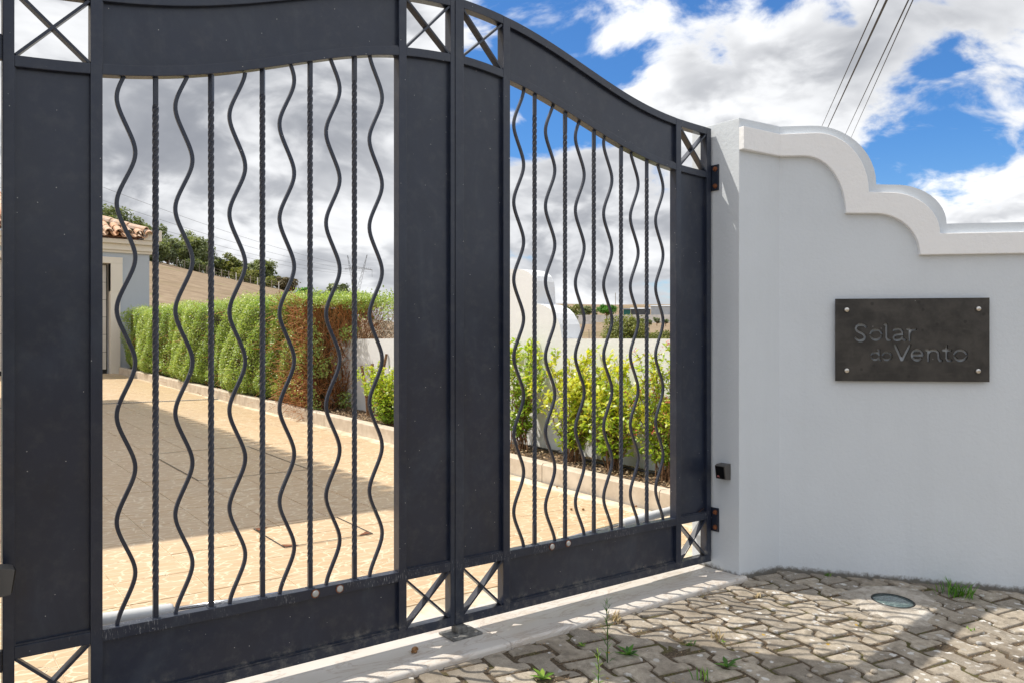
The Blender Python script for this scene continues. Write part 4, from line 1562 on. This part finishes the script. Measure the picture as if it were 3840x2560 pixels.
# overgrown shrub leaning over the garden wall
og = empty('overgrown_shrub')
tag(og, 'overgrown shrub of grey twigs and leaves above the white wall', 'shrub')
segs, PPs = [], []
for k in range(300):
    a = Vector((5.0 + .5 * rr.random(), 4.6 + 2.4 * rr.random(), E - .05 + .35 * rr.random()))
    dv = Vector((rr.gauss(-.35, .5), rr.gauss(-.3, .5), rr.gauss(.5, .4))).normalized()
    r_ = .0035 + .004 * rr.random()
    for s_ in range(4):
        b = a + dv * (.07 + .07 * rr.random())
        b.z = min(b.z, E + .46 + .06 * rr.random())
        segs.append((a, b, r_))
        a = b
        r_ *= .8
        dv = (dv + Vector((rr.gauss(0, .35), rr.gauss(0, .3), rr.gauss(0, .3)))).normalized()
    if rr.random() < .5 and a.z > E + .3:
        PPs += [tuple(a + Vector((rr.gauss(0, .05), rr.gauss(0, .05), rr.gauss(0, .04)))) for _ in range(14)]
Vv, Ff = twigs_mesh(segs, 0)
npmesh('twigs', Vv, Ff, M['greytwig'], og, rng.random(len(Ff)))
n = 3000
xs_ = 4.85 + .7 * rng.random(n)
ys_ = 4.4 + 2.8 * rng.random(n)
zs_ = E + .46 + .10 * rng.random(n) + .05 * np.sin(ys_ * 6) + .04 * rng.normal(0, 1, n)
PP = np.concatenate([np.array(PPs), np.stack([xs_, ys_, zs_], 1)])
Vv, Ff = leaf_mesh(PP, np.tile((-.4, -.5, .6), (len(PP), 1)), .032, .7, .6)
npmesh('foliage', Vv, Ff, M['hedge'], og, np.clip(.35 + .5 * rng.random(len(PP)), 0, 1))


# ------------------------------------------------------------------ young shrubs in the bed
def shrub(name, label, x, y, h, wdt, nst, lsize, tint, nleaf=22, flowers=0, lean=(0, 0), low=.12):
    g = empty(name)
    tag(g, label, 'shrub', 'young shrubs planted along the garden wall')
    z0 = drive_z(y) + .122
    segs, P_, N_, A_, T_, FP = [], [], [], [], [], []
    for k in range(nst):
        a = Vector((x + rr.gauss(0, .03), y + rr.gauss(0, .05), z0 - .01))
        top = Vector((x + lean[0] + rr.gauss(0, wdt * .35), y + lean[1] + rr.gauss(0, wdt * .62), z0 + h * (.55 + .45 * rr.random())))
        top.x = min(max(top.x, 4.16), GX - .03)
        n_ = 9
        prev = a
        for s_ in range(1, n_ + 1):
            t_ = s_ / n_
            q_ = a.lerp(top, t_)
            q_ = Vector((a.x + (top.x - a.x) * t_ ** 1.3 + rr.gauss(0, .008), a.y + (top.y - a.y) * t_ ** 1.3 + rr.gauss(0, .008), a.z + (top.z - a.z) * t_))
            segs.append((prev, q_, .0075 * (1 - .8 * t_) + .0012))
            # side shoots
            if t_ > low:
                for b_ in range(3):
                    L = .06 + .13 * rr.random() * (1.15 - t_)
                    dv = Vector((rr.gauss(0, 1), rr.gauss(0, 1), .9)).normalized()
                    e = q_ + dv * L
                    e.x = min(e.x, GX - .02)
                    segs.append((q_, e, .0018))
                    for l_ in range(nleaf // 4):
                        f_ = rr.random()
                        pp = q_.lerp(e, f_)
                        P_.append(pp)
                        N_.append((rr.gauss(-.5, .5), rr.gauss(.0, .5), .9))
                        A_.append(dv * .6 + Vector((rr.gauss(0, .8), rr.gauss(0, .8), .15)))
                        T_.append(tint + .35 * (t_ - .5) + rr.gauss(0, .16))
                    if flowers and rr.random() < flowers and t_ > .35:
                        FP += [e + Vector((rr.gauss(0, .012), rr.gauss(0, .012), rr.gauss(0, .010))) for _ in range(7)]
            prev = q_
        for l_ in range(10):
            P_.append(prev - Vector((0, 0, .01 * l_)))
            N_.append((rr.gauss(0, .8), rr.gauss(0, .8), .4))
            A_.append(Vector((rr.gauss(0, .5), rr.gauss(0, .5), 1)))
            T_.append(tint + .3 + rr.gauss(0, .1))
    Vv, Ff = twigs_mesh(segs, 0)
    npmesh('stems', Vv, Ff, M['bark'], g)
    Vv, Ff = leaf_mesh(np.array([tuple(q) for q in P_]), np.array(N_), lsize, .3, .48, .2, np.array([tuple(q) for q in A_]))
    npmesh('foliage', Vv, Ff, M['shrub'], g, np.clip(np.array(T_), 0, 1))
    if FP:
        Vv, Ff = leaf_mesh(np.array([tuple(q) for q in FP]), np.tile((0, 0, 1.0), (len(FP), 1)), .018, 1.0, .5)
        tag(npmesh('flowers', Vv, Ff, M['flower'], g, rng.random(len(Ff))), kind='stuff')
    return g


shrub('shrub', 'green leafy shrub by the hump of the white wall', 4.40, 2.98, .95, .34, 17, .050, .52)
shrub('shrub', 'tallest yellow green shrub with golden tips', 4.42, 2.27, .90, .34, 24, .050, .74)
shrub('shrub', 'bright green shrub with orange stems beside the golden one', 4.42, 1.80, .80, .32, 20, .050, .64)
shrub('flowering_shrub', 'shrub with small pink flowers nearest the pillar', 4.42, 1.30, .95, .36, 24, .036, .58, 34, .22)
shrub('flowering_shrub', 'low spreading shrub spilling over the kerb near the hedge', 4.26, 5.10, .62, .50, 30, .034, .55, 44, .05, (-.10, 0), .05)

# mulch and the watering pipe
n = 5200
y = .25 + 6.6 * rng.random(n) ** 1.2
x = 4.20 + .44 * rng.random(n)
z = E - 1.165 + SL * y + .127 + rng.random(n) * .012
Vv, Ff = leaf_mesh(np.stack([x, y, z], 1), np.tile((0, 0, 1.0), (n, 1)), .030, .35, .55, .05)
tag(npmesh('mulch', Vv, Ff, M['chip'], None, rng.random(n)), 'brown bark chips covering the planter bed', kind='stuff')
pts = [Vector((4.50 + .03 * math.sin(k * .9), .4 + k * .28, drive_z(.4 + k * .28) + .150 + .006 * math.sin(k * 1.7))) for k in range(18)]
tag(MB().tube(pts, .0085, 8).build('watering_pipe', M['pipe'], smooth=True), 'black drip watering pipe lying on the bark chips', 'pipe')


# ------------------------------------------------------------------ weeds in the paving
def ground(x, y, dz=0.0):
    return Vector((x, y, pave_z(x, y) + dz))


def blade_set(P, dirs, L, W, bend=.4):
    """grass or lance leaves: two-quad strips"""
    V, F = [], []
    for p_, d_, l_, w_ in zip(P, dirs, L, W):
        d_ = Vector(d_).normalized()
        s_ = d_.cross(Vector((0, 0, 1)))
        s_ = s_.normalized() if s_.length > .01 else Vector((1, 0, 0))
        p_ = Vector(p_)
        m_ = p_ + d_ * l_ * .55
        e = m_ + (d_ + Vector((0, 0, -bend))).normalized() * l_ * .45
        o = len(V)
        V += [p_ - s_ * w_ * .3, p_ + s_ * w_ * .3, m_ + s_ * w_ * .5, m_ - s_ * w_ * .5, e + s_ * w_ * .08, e - s_ * w_ * .08]
        F += [(o, o + 1, o + 2, o + 3), (o + 3, o + 2, o + 4, o + 5)]
    return np.array([tuple(q) for q in V]), np.array(F)


def weed(label, x, y, kind, h, n, mt='weed', tint=.5):
    g = empty('weed')
    tag(g, label, 'weed', 'weeds growing in the paving joints')
    c = ground(x, y, -.006)
    P, Dr, L, W = [], [], [], []
    if kind == 'tall':
        MB().tube([c, c + Vector((.006, .004, h * .5)), c + Vector((.002, .012, h))], [.0019, .0016, .0009], 5).build('stalk', M['weed'] if mt == 'weed' else M['dryweed'], g)
        for k in range(n):
            t_ = (k + .5) / n
            a = k * 2.4
            P.append(c + Vector((.004, .006, h * t_)))
            el = .45 + .9 * t_
            Dr.append((math.cos(a), math.sin(a), el))
            L.append((.045 - .022 * t_) * (h / .25) + .012)
            W.append(.0036)
    elif kind == 'rosette':
        for k in range(n):
            a = k * 2.4
            P.append(c + Vector((0, 0, .004 + .001 * k)))
            Dr.append((math.cos(a), math.sin(a), .35 + .5 * (k / n)))
            L.append(h * rr.uniform(.7, 1.1))
            W.append(h * .30)
    else:
        for k in range(n):
            a = rr.random() * 6.28
            P.append(c + Vector((rr.gauss(0, h * .35), rr.gauss(0, h * .35), 0)))
            Dr.append((math.cos(a) * .55, math.sin(a) * .55, 1))
            L.append(h * rr.uniform(.55, 1.15))
            W.append(.0055)
    Vv, Ff = blade_set(P, Dr, L, W)
    npmesh('leaves', Vv, Ff, M[mt], g, np.repeat(np.clip(np.array([tint + rr.gauss(0, .2) for _ in P]), 0, 1), 2))
    return g


weed('tallest thin weed standing in a dark block joint', 2.123, -.493, 'tall', .235, 40, 'weed', .35)
weed('bright green weed spike at the bottom edge', 1.979, -.597, 'tall', .12, 26, 'weed', .9)
weed('green rosette weed beside the tallest weed', 2.243, -.485, 'rosette', .055, 9, 'weed', .45)
weed('tiny green sprout left of the tallest weed', 2.143, -.328, 'rosette', .026, 7, 'weed', .7)
weed('small light green sprout near the bottom edge left of centre', 1.84, -.457, 'rosette', .055, 7, 'weed', .8)
weed('thick green grass tuft at the foot of the wall', 4.100, -.860, 'tuft', .085, 90, 'weed', .5)
weed('few short grass blades at the wall foot near the corner', 3.80, -.365, 'tuft', .03, 14, 'weed', .55)
weed('broad leaved green sprout low in the right paving', 2.489, -.755, 'rosette', .06, 6, 'weed', .4)
weed('thin grass sprout at the bottom edge right of centre', 2.329, -.779, 'tuft', .05, 9, 'weed', .6)
weed('dry straw coloured weed among lit blocks', 2.666, -.556, 'tuft', .045, 16, 'dryweed', .6)
weed('small grey green sprouts between shaded and lit blocks', 2.53, -.545, 'tuft', .03, 14, 'weed', .3)
weed('tiny two leaf sprout below the dry weed', 2.66, -.603, 'rosette', .018, 5, 'weed', .8)
weed('sparse green weed near the right lit blocks', 3.69, -1.104, 'tuft', .03, 10, 'weed', .75)
weed('pale dried grass lying at the marble edge', 2.44, -.205, 'tuft', .05, 34, 'dryweed', .7)
weed('straw wisps at a joint near the marble corner', 3.22, -.36, 'tuft', .03, 18, 'dryweed', .75)

# crumbs of dead leaf and grit gathered in the joints
n = 2600
P, T_ = [], []
while len(P) < n:
    i = rr.randrange(-12, 14)
    j = rr.uniform(-3, 6)
    along = rr.random() < .65
    if along:
        a = A0 + i * PW + rr.gauss(0, .010) + (AMP if rr.random() < .5 else -AMP)
        b = B0 - j * PL
    else:
        jj = int(j)
        a = A0 + (i + rr.random()) * PW
        b = B0 - jj * PL + (0 if i % 2 == 0 else PL / 2) + rr.gauss(0, .005)
    c = ex * a + ey * b
    if c.y > -.19 or c.y < -1.6 or c.x < .9 or (c.x > 3.64 and (c - WP).dot(WN) < .0):
        continue
    if math.sin(c.x * 7.3 + 1) * math.sin(c.y * 9.1) + .3 * math.sin(c.x * 23) < -.25:
        continue
    P.append(tuple(ground(c.x, c.y, -.004 + .005 * rr.random())))
Vv, Ff = leaf_mesh(np.array(P), np.tile((0, 0, 1.0), (n, 1)), .0085, .5, .45, .1)
tag(npmesh('joint_litter', Vv, Ff, M['chip'], None, rng.random(n)), 'dry crumbs of leaf and grit caught in the paving joints', kind='stuff')


def pebble(label, x, y, r_, z=None, m_='stone', cat='pebble', sq=.6, nm='pebble'):
    c = ground(x, y) if z is None else Vector((x, y, z))
    rr_ = random.Random(int(x * 1000))
    n1, n2 = 10, 6
    rings = []
    ang_ = rr_.random() * 3
    for k in range(n2 + 1):
        t_ = -math.pi / 2 + math.pi * k / n2
        rings.append([c + Vector(((math.cos(t_) * r_ + 1e-4) * (math.cos(j * 2 * math.pi / n1) * 1.25 * math.cos(ang_) - math.sin(j * 2 * math.pi / n1) * math.sin(ang_)) * (1 + .06 * math.sin(3 * j + k)),
                                  (math.cos(t_) * r_ + 1e-4) * (math.cos(j * 2 * math.pi / n1) * 1.25 * math.sin(ang_) + math.sin(j * 2 * math.pi / n1) * math.cos(ang_)),
                                  r_ * sq * (1 + math.sin(t_)))) for j in range(n1)])
    tag(MB().sweep(rings).build(nm, M[m_], smooth=True), label, cat)


pebble('smooth beige pebble low in the right paving', 2.922, -1.093, .013)
pebble('small pinkish stone beside the broad leaved sprout', 2.588, -.764, .011)
pebble('tiny pale pebble below the dry weed', 2.627, -.656, .008)
pebble('rounded brown pebble at the bottom edge of the paving', 2.681, -.978, .011)
for lab, x, y in (('acorn on the drive tiles near the kerb joint', 4.02, 2.03), ('acorn in the middle of the lit drive tiles', 3.675, 1.353), ('fallen brown scrap beside the acorn', 3.61, 1.40), ('brown seed by the foot of the kerb', 4.04, 1.22), ('small seed at the kerb further in', 4.06, 1.66)):
    pebble(lab, x, y, .009, drive_z(y) + .0005, 'snail', 'acorn', .8, 'acorn')


def snail_shell():
    g = empty('snail')
    tag(g, 'brown snail shell on the marble threshold', 'snail')
    c = Vector((1.547, -.064, .0385))
    pts, rad = [], []
    for k in range(34):
        t_ = k / 33
        a = t_ * 5.2 * math.pi
        rr_ = .0095 * t_ ** 1.1 + .001
        pts.append(c + Vector((math.cos(a) * rr_, -.004 * (1 - t_) + .001, .0115 + math.sin(a) * rr_ * .9)))
        rad.append(.0012 + .0056 * t_)
    MB().tube(pts, rad, 8).build('shell', M['snail'], g, smooth=True)


snail_shell()

# ------------------------------------------------------------------ service covers and the drain in the drive
def angle_frame(label, x0, x1, y0, y1, nm='access_cover'):
    g = empty(nm)
    tag(g, label, 'cover')
    q = lambda x, y, dz=.0035: (x, y, drive_z(y) + dz)
    for (a, b) in (((x0, y0), (x1, y0)), ((x1, y0), (x1, y1)), ((x1, y1), (x0, y1)), ((x0, y1), (x0, y0))):
        A, B = Vector(q(*a)), Vector(q(*b))
        t = (B - A).normalized()
        s_ = Vector((-t.y, t.x, 0)) * .003
        MB().prism([A - s_, B - s_, B + s_, A + s_], (0, 0, .0012)).build('frame_bar', M['lead'], g)
    return g


g = angle_frame('square tiled access cover with rusty corners on the lit tiles', 1.692, 2.223, 1.575, 2.06)
for (x, y, sx_, sy_) in ((1.70, 2.052, 1, -1), (1.70, 1.583, 1, 1), (2.215, 1.583, -1, 1)):
    MB().prism([(x, y, drive_z(y) + .004), (x + sx_ * .075, y, drive_z(y) + .004), (x, y + sy_ * .06, drive_z(y) + .004)] if sx_ * sy_ > 0 else [(x, y, drive_z(y) + .004), (x, y + sy_ * .06, drive_z(y) + .004), (x + sx_ * .075, y, drive_z(y) + .004)], (0, 0, .0015)).build('corner_plate', M['rust'], g)
angle_frame('long access cover in the shaded part of the drive', 1.852, 2.75, 3.71, 5.19)
dr = empty('drain_channel')
tag(dr, 'narrow slotted drain channel crossing the driveway', 'drain')
MB().add([(-1, 10.08, drive_z(10.08) + .002), (4.0, 10.08, drive_z(10.08) + .002), (4.0, 10.2, drive_z(10.2) + .002), (-1, 10.2, drive_z(10.2) + .002)], [(0, 1, 2, 3)]).build('bed', M['steel'], dr)
for k in range(60):
    x = 2.0 + k * .033
    MB().box(x, x + .018, 10.095, 10.185, drive_z(10.14) + .004, drive_z(10.14) + .008).build('slat', M['kerb'], dr)

# ================================================================== FAR LAND
def tree(name, label, az, r, wid, hgt, mt, clear=.25, nleaf=2400, leaf=.42, clumps=16, group='trees on the hill', tint=.5, flat=.75, cat='tree', sink=0.0):
    b = az_pt(az, r, -.12 - sink)
    g = empty(name)
    tag(g, label, cat, group)
    rr_ = random.Random(int(az * 100) + int(r))
    ch = hgt * (1 - clear)
    cz = b.z + hgt * clear + ch * .5
    cs = []
    for k in range(clumps):
        # spread over the crown's ellipsoid, most of them near its outside
        a_ = k * 2.39996 + rr_.gauss(0, .3)
        u_ = 1 - 2 * (k + .5) / clumps
        rr0 = rr_.uniform(.55, 1.0) if k % 4 else rr_.uniform(.1, .5)
        q_ = Vector((math.sqrt(1 - u_ * u_) * math.cos(a_), math.sqrt(1 - u_ * u_) * math.sin(a_), u_)) * rr0
        rad = wid * rr_.uniform(.12, .21)
        cs.append((Vector((b.x + q_.x * (wid / 2 - rad * .6), b.y + q_.y * (wid / 2 - rad * .6), cz + q_.z * (ch / 2 - rad * flat * .6))), rad))
    P_, N_, T_ = [], [], []
    per = nleaf // clumps
    for c, rad in cs:
        dd_ = rng.normal(0, 1, (per, 3))
        dd_ /= np.linalg.norm(dd_, axis=1, keepdims=True)
        rr2 = rad * (.45 + .6 * rng.random((per, 1)))
        pp = np.array(tuple(c)) + dd_ * rr2 * np.array((1, 1, flat))
        P_.append(pp)
        N_.append(dd_ + np.array((0, 0, .9)))
        T_.append(np.clip(tint + rng.normal(0, .18, per) + rr_.gauss(0, .12), 0, 1))
    Vv, Ff = leaf_mesh(np.concatenate(P_), np.concatenate(N_), leaf, .7, .75)
    npmesh('crown', Vv, Ff, M[mt], g, np.concatenate(T_))
    tr_ = max(.12, wid * .035)
    mb = MB().tube([b - Vector((0, 0, .4)), b + Vector((0, 0, hgt * clear)), Vector((b.x, b.y, cz))], [tr_, tr_ * .8, tr_ * .4], 7)
    for c, rad in cs[:7]:
        mb.tube([Vector((b.x, b.y, b.z + hgt * clear * .9)), (Vector((b.x, b.y, b.z + hgt * clear)) + c) / 2 + Vector((0, 0, -.2)), c], [tr_ * .5, tr_ * .3, tr_ * .12], 5)
    mb.build('trunk', M['bark'], g)
    return g


HB = 'bushes on the hill'
tree('oak_tree', 'dark oak canopy rising behind the roof corner', 10.9, 158, 10.5, 9.8, 'oak', .0, 5800, .5, 36, sink=.2)
tree('oak_tree', 'dark oak between the roof corner and the round oak', 12.9, 162, 9.0, 8.4, 'oak', .0, 5000, .5, 32, sink=.5)
tree('oak_tree', 'low dark oak directly right of the roof corner', 13.2, 150, 4.6, 4.6, 'oak', .0, 2200, .42, 18, tint=.4, sink=1.0)
tree('silver_bush', 'rounded silvery green bush below the big oaks', 14.25, 146, 4.2, 5.0, 'silver', .0, 3200, .36, 22, HB, cat='bush', sink=.5)
tree('oak_tree', 'big round oak with dark trunk standing on the slope', 15.75, 152, 7.6, 8.0, 'oak', .10, 5600, .46, 34, tint=.55, sink=1.0)
tree('oak_tree', 'dense low oak tucked behind the round oak', 17.0, 158, 4.6, 5.8, 'oak', .0, 2600, .46, 18, tint=.4, sink=1.0)
tree('oak_tree', 'leafy dark thicket at the house corner below the oaks', 13.45, 138, 5.0, 4.6, 'oak', .0, 2600, .4, 20, sink=.6)
tree('scrub_bush', 'dark undergrowth at the foot of the round oak', 15.9, 147, 6.6, 2.6, 'oak', .0, 2200, .4, 18, HB, tint=.35, cat='bush', sink=.5)
tree('scrub_bush', 'tall yellow green scrub right of the round oak', 18.2, 152, 4.8, 5.4, 'scrub', .0, 3400, .38, 22, HB, cat='bush', sink=.5)
tree('scrub_bush', 'low yellow scrub along the wire fence', 18.9, 148, 5.6, 3.0, 'scrub', .0, 2600, .34, 18, HB, tint=.7, cat='bush', sink=.5)
tree('oak_tree', 'rounded dark oak right of the yellow scrub', 20.05, 152, 6.6, 6.4, 'oak', .05, 4600, .46, 30, sink=1.0)
tree('scrub_bush', 'low olive scrub in front of the rounded oak', 20.4, 147, 4.4, 2.3, 'scrub', .0, 1800, .34, 14, HB, tint=.6, cat='bush', sink=.5)
tree('oak_tree', 'small dark tree behind the brown bush', 21.5, 156, 3.0, 3.8, 'oak', .0, 1600, .42, 14, sink=1.0)
tree('brown_bush', 'brownish dry bush where the slope meets the hedge', 21.6, 148, 4.6, 3.0, 'brownbush', .0, 2400, .34, 16, HB, cat='bush', sink=.5)
tree('pine_tree', 'flat bright green pine canopy beyond the brown bush', 22.9, 170, 4.2, 2.8, 'pine', .0, 2000, .4, 14, tint=.85)
tree('scrub_bush', 'dull green scrub left of the far oak cluster', 23.8, 160, 4.4, 2.9, 'scrub', .0, 1800, .36, 14, HB, tint=.35, cat='bush', sink=.5)
tree('oak_tree', 'far oak cluster below the pylon', 25.1, 170, 7.0, 7.4, 'oak', .0, 4400, .5, 28, sink=1.0)
tree('oak_tree', 'small far oak right of the pylon', 27.0, 175, 4.2, 6.2, 'oak', .0, 2200, .5, 16, sink=1.0)
tree('scrub_bush', 'far olive scrub just right of the garden wall hump', 41.2, 300, 10, 8.5, 'scrub', .0, 1800, .7, 12, 'bushes in the valley', cat='bush')
tree('oak_tree', 'far dark tree on the skyline left of the pine', 42.3, 330, 9, 8.0, 'oak', .1, 1400, .7, 10, 'trees in the valley')
tree('pine_tree', 'bright green umbrella pine in the valley', 43.85, 250, 6.4, 6.6, 'pine', .45, 3000, .40, 14, 'trees in the valley', tint=.6, flat=.6)
tree('valley_bush', 'broad round green bush just above the garden wall', 45.15, 80, 5.4, 5.0, 'scrub', .0, 10000, .21, 46, 'bushes in the valley', tint=.6, cat='bush')
tree('valley_bush', 'olive bush at the right above the garden wall', 47.4, 85, 4.2, 3.3, 'scrub', .0, 5000, .20, 26, 'bushes in the valley', tint=.5, cat='bush')
tree('valley_bush', 'low yellowish bush in front of the olive bush', 46.4, 72, 1.6, 1.3, 'scrub', .0, 900, .14, 8, 'bushes in the valley', tint=.9, cat='bush')
for k, (az, r, s_) in enumerate(((42.6, 345, 4.5), (43.0, 350, 3.5), (45.6, 262, 2.4), (46.2, 268, 2.6), (46.8, 262, 2.2), (47.3, 270, 2.8), (47.9, 262, 2.4))):
    tree('small_tree', ['low bush on the far slope left of the pine', 'round bush on the far slope above the pine', 'first small orchard tree right of the pine', 'second small orchard tree right of the pine', 'third small orchard tree right of the pine', 'fourth small orchard tree right of the pine', 'small orchard tree nearest the gate stile'][k], az, r, s_, s_ * 1.1, 'silver' if k > 1 else 'scrub', .25, 500, .4, 6, 'small trees in the valley')

# wire fence on the hill: each post on its own
azs = np.linspace(13.9, 21.2, 17)
ORD = 'first second third fourth fifth sixth seventh eighth ninth tenth eleventh twelfth thirteenth fourteenth fifteenth sixteenth seventeenth'.split()
tops = []
for k, az in enumerate(azs):
    b = az_pt(az, 146 - .35 * k, -.12)
    h = 1.45
    o = MB().tube([b - Vector((0, 0, .3)), b + Vector((0, 0, h))], .075, 5).build('fence_post', M['farwhite'] if k % 3 == 1 else M['post'])
    tag(o, ORD[k] + ' fence post from the left along the top of the dry field', 'fence post', 'fence posts on the hill')
    tops.append(b + Vector((0, 0, h * .9)))
fw = empty('fence_wire')
tag(fw, 'wires strung between the posts on the hill', 'wire')
for dz_ in (0, -.45, -.9):
    MB().tube([q + Vector((0, 0, dz_)) for q in tops], .018, 3).build('strand', M['post'], fw)

# far walls, sheds and poles in the valley
def far_box(name, label, az0, az1, r, h, m_, cat, dz=0.0, thick=3, roof_m=None):
    a, b = az_pt(az0, r, dz - .12), az_pt(az1, r, dz - .12)
    z = min(a.z, b.z)
    t = (b - a)
    t.z = 0
    t.normalize()
    nrm = Vector((-t.y, t.x, 0))
    if nrm.dot(a) < 0:
        nrm = -nrm
    g = empty(name)
    tag(g, label, cat)
    a.z = b.z = z - 1.5
    MB().prism([a, b, b + nrm * thick, a + nrm * thick], (0, 0, h + 1.5)).build('wall', M[m_], g)
    if roof_m:
        a.z = b.z = z + h
        e = t * .3
        up = Vector((0, 0, .5))
        MB().prism([a - e - nrm * .3, b + e - nrm * .3, b + e + nrm * (thick * .5) + up, a - e + nrm * (thick * .5) + up], (0, 0, .12)).build('roof', M[roof_m], g)
    return g


far_box('boundary_wall', 'long low whitewashed wall across the valley', 41.5, 48.6, 318, 2.4, 'farwhite', 'wall', .8, .4)
far_box('field_wall', 'short pale wall on the dry slope left of the pine', 41.4, 42.9, 290, 1.0, 'farwhite', 'wall', 0, .4)
far_box('shed', 'dark green sheet shed behind the valley wall', 45.0, 45.5, 322, 5.2, 'fargreen', 'shed', 0, 6, 'fargrey')
far_box('shed', 'long dark grey shed roof behind the valley wall', 45.52, 46.85, 323, 5.4, 'fargrey', 'shed', 0, 6, 'farmetal')
far_box('greenhouse', 'long pale sheet metal shed at the right of the valley', 46.9, 48.8, 321, 6.4, 'farmetal', 'shed', 0, 8, 'farmetal')
far_box('trough', 'pale concrete trough under the umbrella pine', 44.05, 44.25, 228, .9, 'farwhite', 'trough', 0, 1)
far_box('hut', 'tiny pale hut at the right behind the garden wall', 47.25, 47.55, 75, 1.05, 'farwhite', 'hut', .3, .5, 'rooftile')
for lab, az, r, h in (('thin leaning pole left of the umbrella pine', 42.65, 95, 3.0), ('thin utility pole on the far slope above the pine', 44.45, 330, 12)):
    b = az_pt(az, r, -.3)
    tag(MB().tube([b, b + Vector((-.12 if r < 100 else 0, 0, h))], .05 if r < 100 else .13, 6).build('utility_pole', M['post']), lab, 'pole')

# lattice pylon with its lines
py = empty('pylon')
tag(py, 'grey lattice electricity pylon far behind the hedge', 'pylon')
pc = az_pt(26.35, 430, 0)
z0 = pc.z
side = Vector((math.cos(R(26)), -math.sin(R(26)), 0))


def PT(u, hh):
    return Vector((pc.x, pc.y, 0)) + side * u + Vector((0, 0, E + hh))


def lattice(a, b, w0, w1, n, r=.09):
    mb = MB()
    L, Rr = [], []
    s_ = side
    for k in range(n + 1):
        c = a.lerp(b, k / n)
        wd = w0 + (w1 - w0) * k / n
        L.append(c - s_ * wd / 2)
        Rr.append(c + s_ * wd / 2)
    mb.tube(L, r, 3)
    mb.tube(Rr, r, 3)
    for k in range(n):
        mb.tube([L[k], Rr[k + 1]], r * .7, 3)
        mb.tube([Rr[k], L[k + 1]], r * .7, 3)
    return mb


lattice(PT(0, 22.5), PT(-4.4, 44.5), 2.0, .25, 9).build('leg', M['farwire'], py)
lattice(PT(0, 22.5), PT(5.6, 45), 2.0, .25, 9).build('leg', M['farwire'], py)
lattice(PT(0, 5), PT(0, 22.5), 5.0, 2.0, 6).build('body', M['farwire'], py)
mb = MB()
for dz_ in (0, 1.0):
    mb.tube([PT(-5.8, 37.2 + dz_ * .2), PT(0, 37.8 + dz_), PT(8.4, 37.0 + dz_ * .2)], .09, 3)
for k in range(12):
    mb.tube([PT(-5.5 + k * 1.15, 37.3), PT(-5.0 + k * 1.15, 38.3)], .06, 3)
mb.tube([PT(8.2, 37.0), PT(8.2, 33.4)], .08, 3)
mb.build('crossarm', M['farwire'], py)


def line(label, a, b, sag, r, mt, grp, n=24):
    a, b = Vector(a), Vector(b)
    pts = [a.lerp(b, k / n) - Vector((0, 0, sag * 4 * (k / n) * (1 - k / n))) for k in range(n + 1)]
    tag(MB().tube(pts, r, 4).build('power_line', M[mt], smooth=True), label, 'cable', grp)


for k, (lab, va, vb) in enumerate((('lowest far power line descending over the hill trees', 24.7, 34.5), ('second far power line from below over the hill', 26.2, 35.3), ('third far power line from below over the hill', 28.4, 36.4), ('uppermost faint power line over the hill', 31.0, 37.5))):
    line(lab, (14, 190, va * 1.33), (pc.x + 3 * k, pc.y, vb + E), 3.5, .045, 'farwire', 'far lines to the pylon')
for k, (lab, a, b, r) in enumerate((
        ('leftmost thin overhead cable above the wall', (11.563, 3.588, 5.036), (36.327, 19.944, 10.577), .013),
        ('thickest overhead cable above the wall', (11.661, 3.515, 5.036), (36.583, 19.750, 10.577), .022),
        ('third overhead cable from the left above the wall', (11.916, 3.320, 5.036), (37.316, 19.193, 10.363), .014),
        ('rightmost thin overhead cable above the wall', (11.968, 3.281, 5.036), (37.504, 19.051, 10.106), .011))):
    a, b = Vector(a) + Vector((0, 0, E)), Vector(b) + Vector((0, 0, E))
    dv = b - a
    line(lab, a - dv * .35, b + dv * .9, 0.0, r, 'wire', 'overhead cables')


# ------------------------------------------------------------------ unseen dark trees added behind the camera for the gate paint to mirror
for k, (x, y, wd_, h) in enumerate(((-11, -21, 8, 4.4), (-4.5, -24, 8, 4.8), (3, -23, 8.5, 4.0), (10.5, -22, 8, 4.6), (18, -19, 8.5, 4.2), (25, -14, 9, 4.6))):
    az = math.degrees(math.atan2(x - CAMX, y - CAMY))
    tree('reflection_tree', ['first', 'second', 'third', 'fourth', 'fifth', 'sixth'][k] + ' dark tree added behind the camera for the gate paint to mirror, counted from the left', az, math.hypot(x - CAMX, y - CAMY), wd_, h, 'oak', .0, 2600, .55, 22, 'added trees behind the camera', tint=.2)
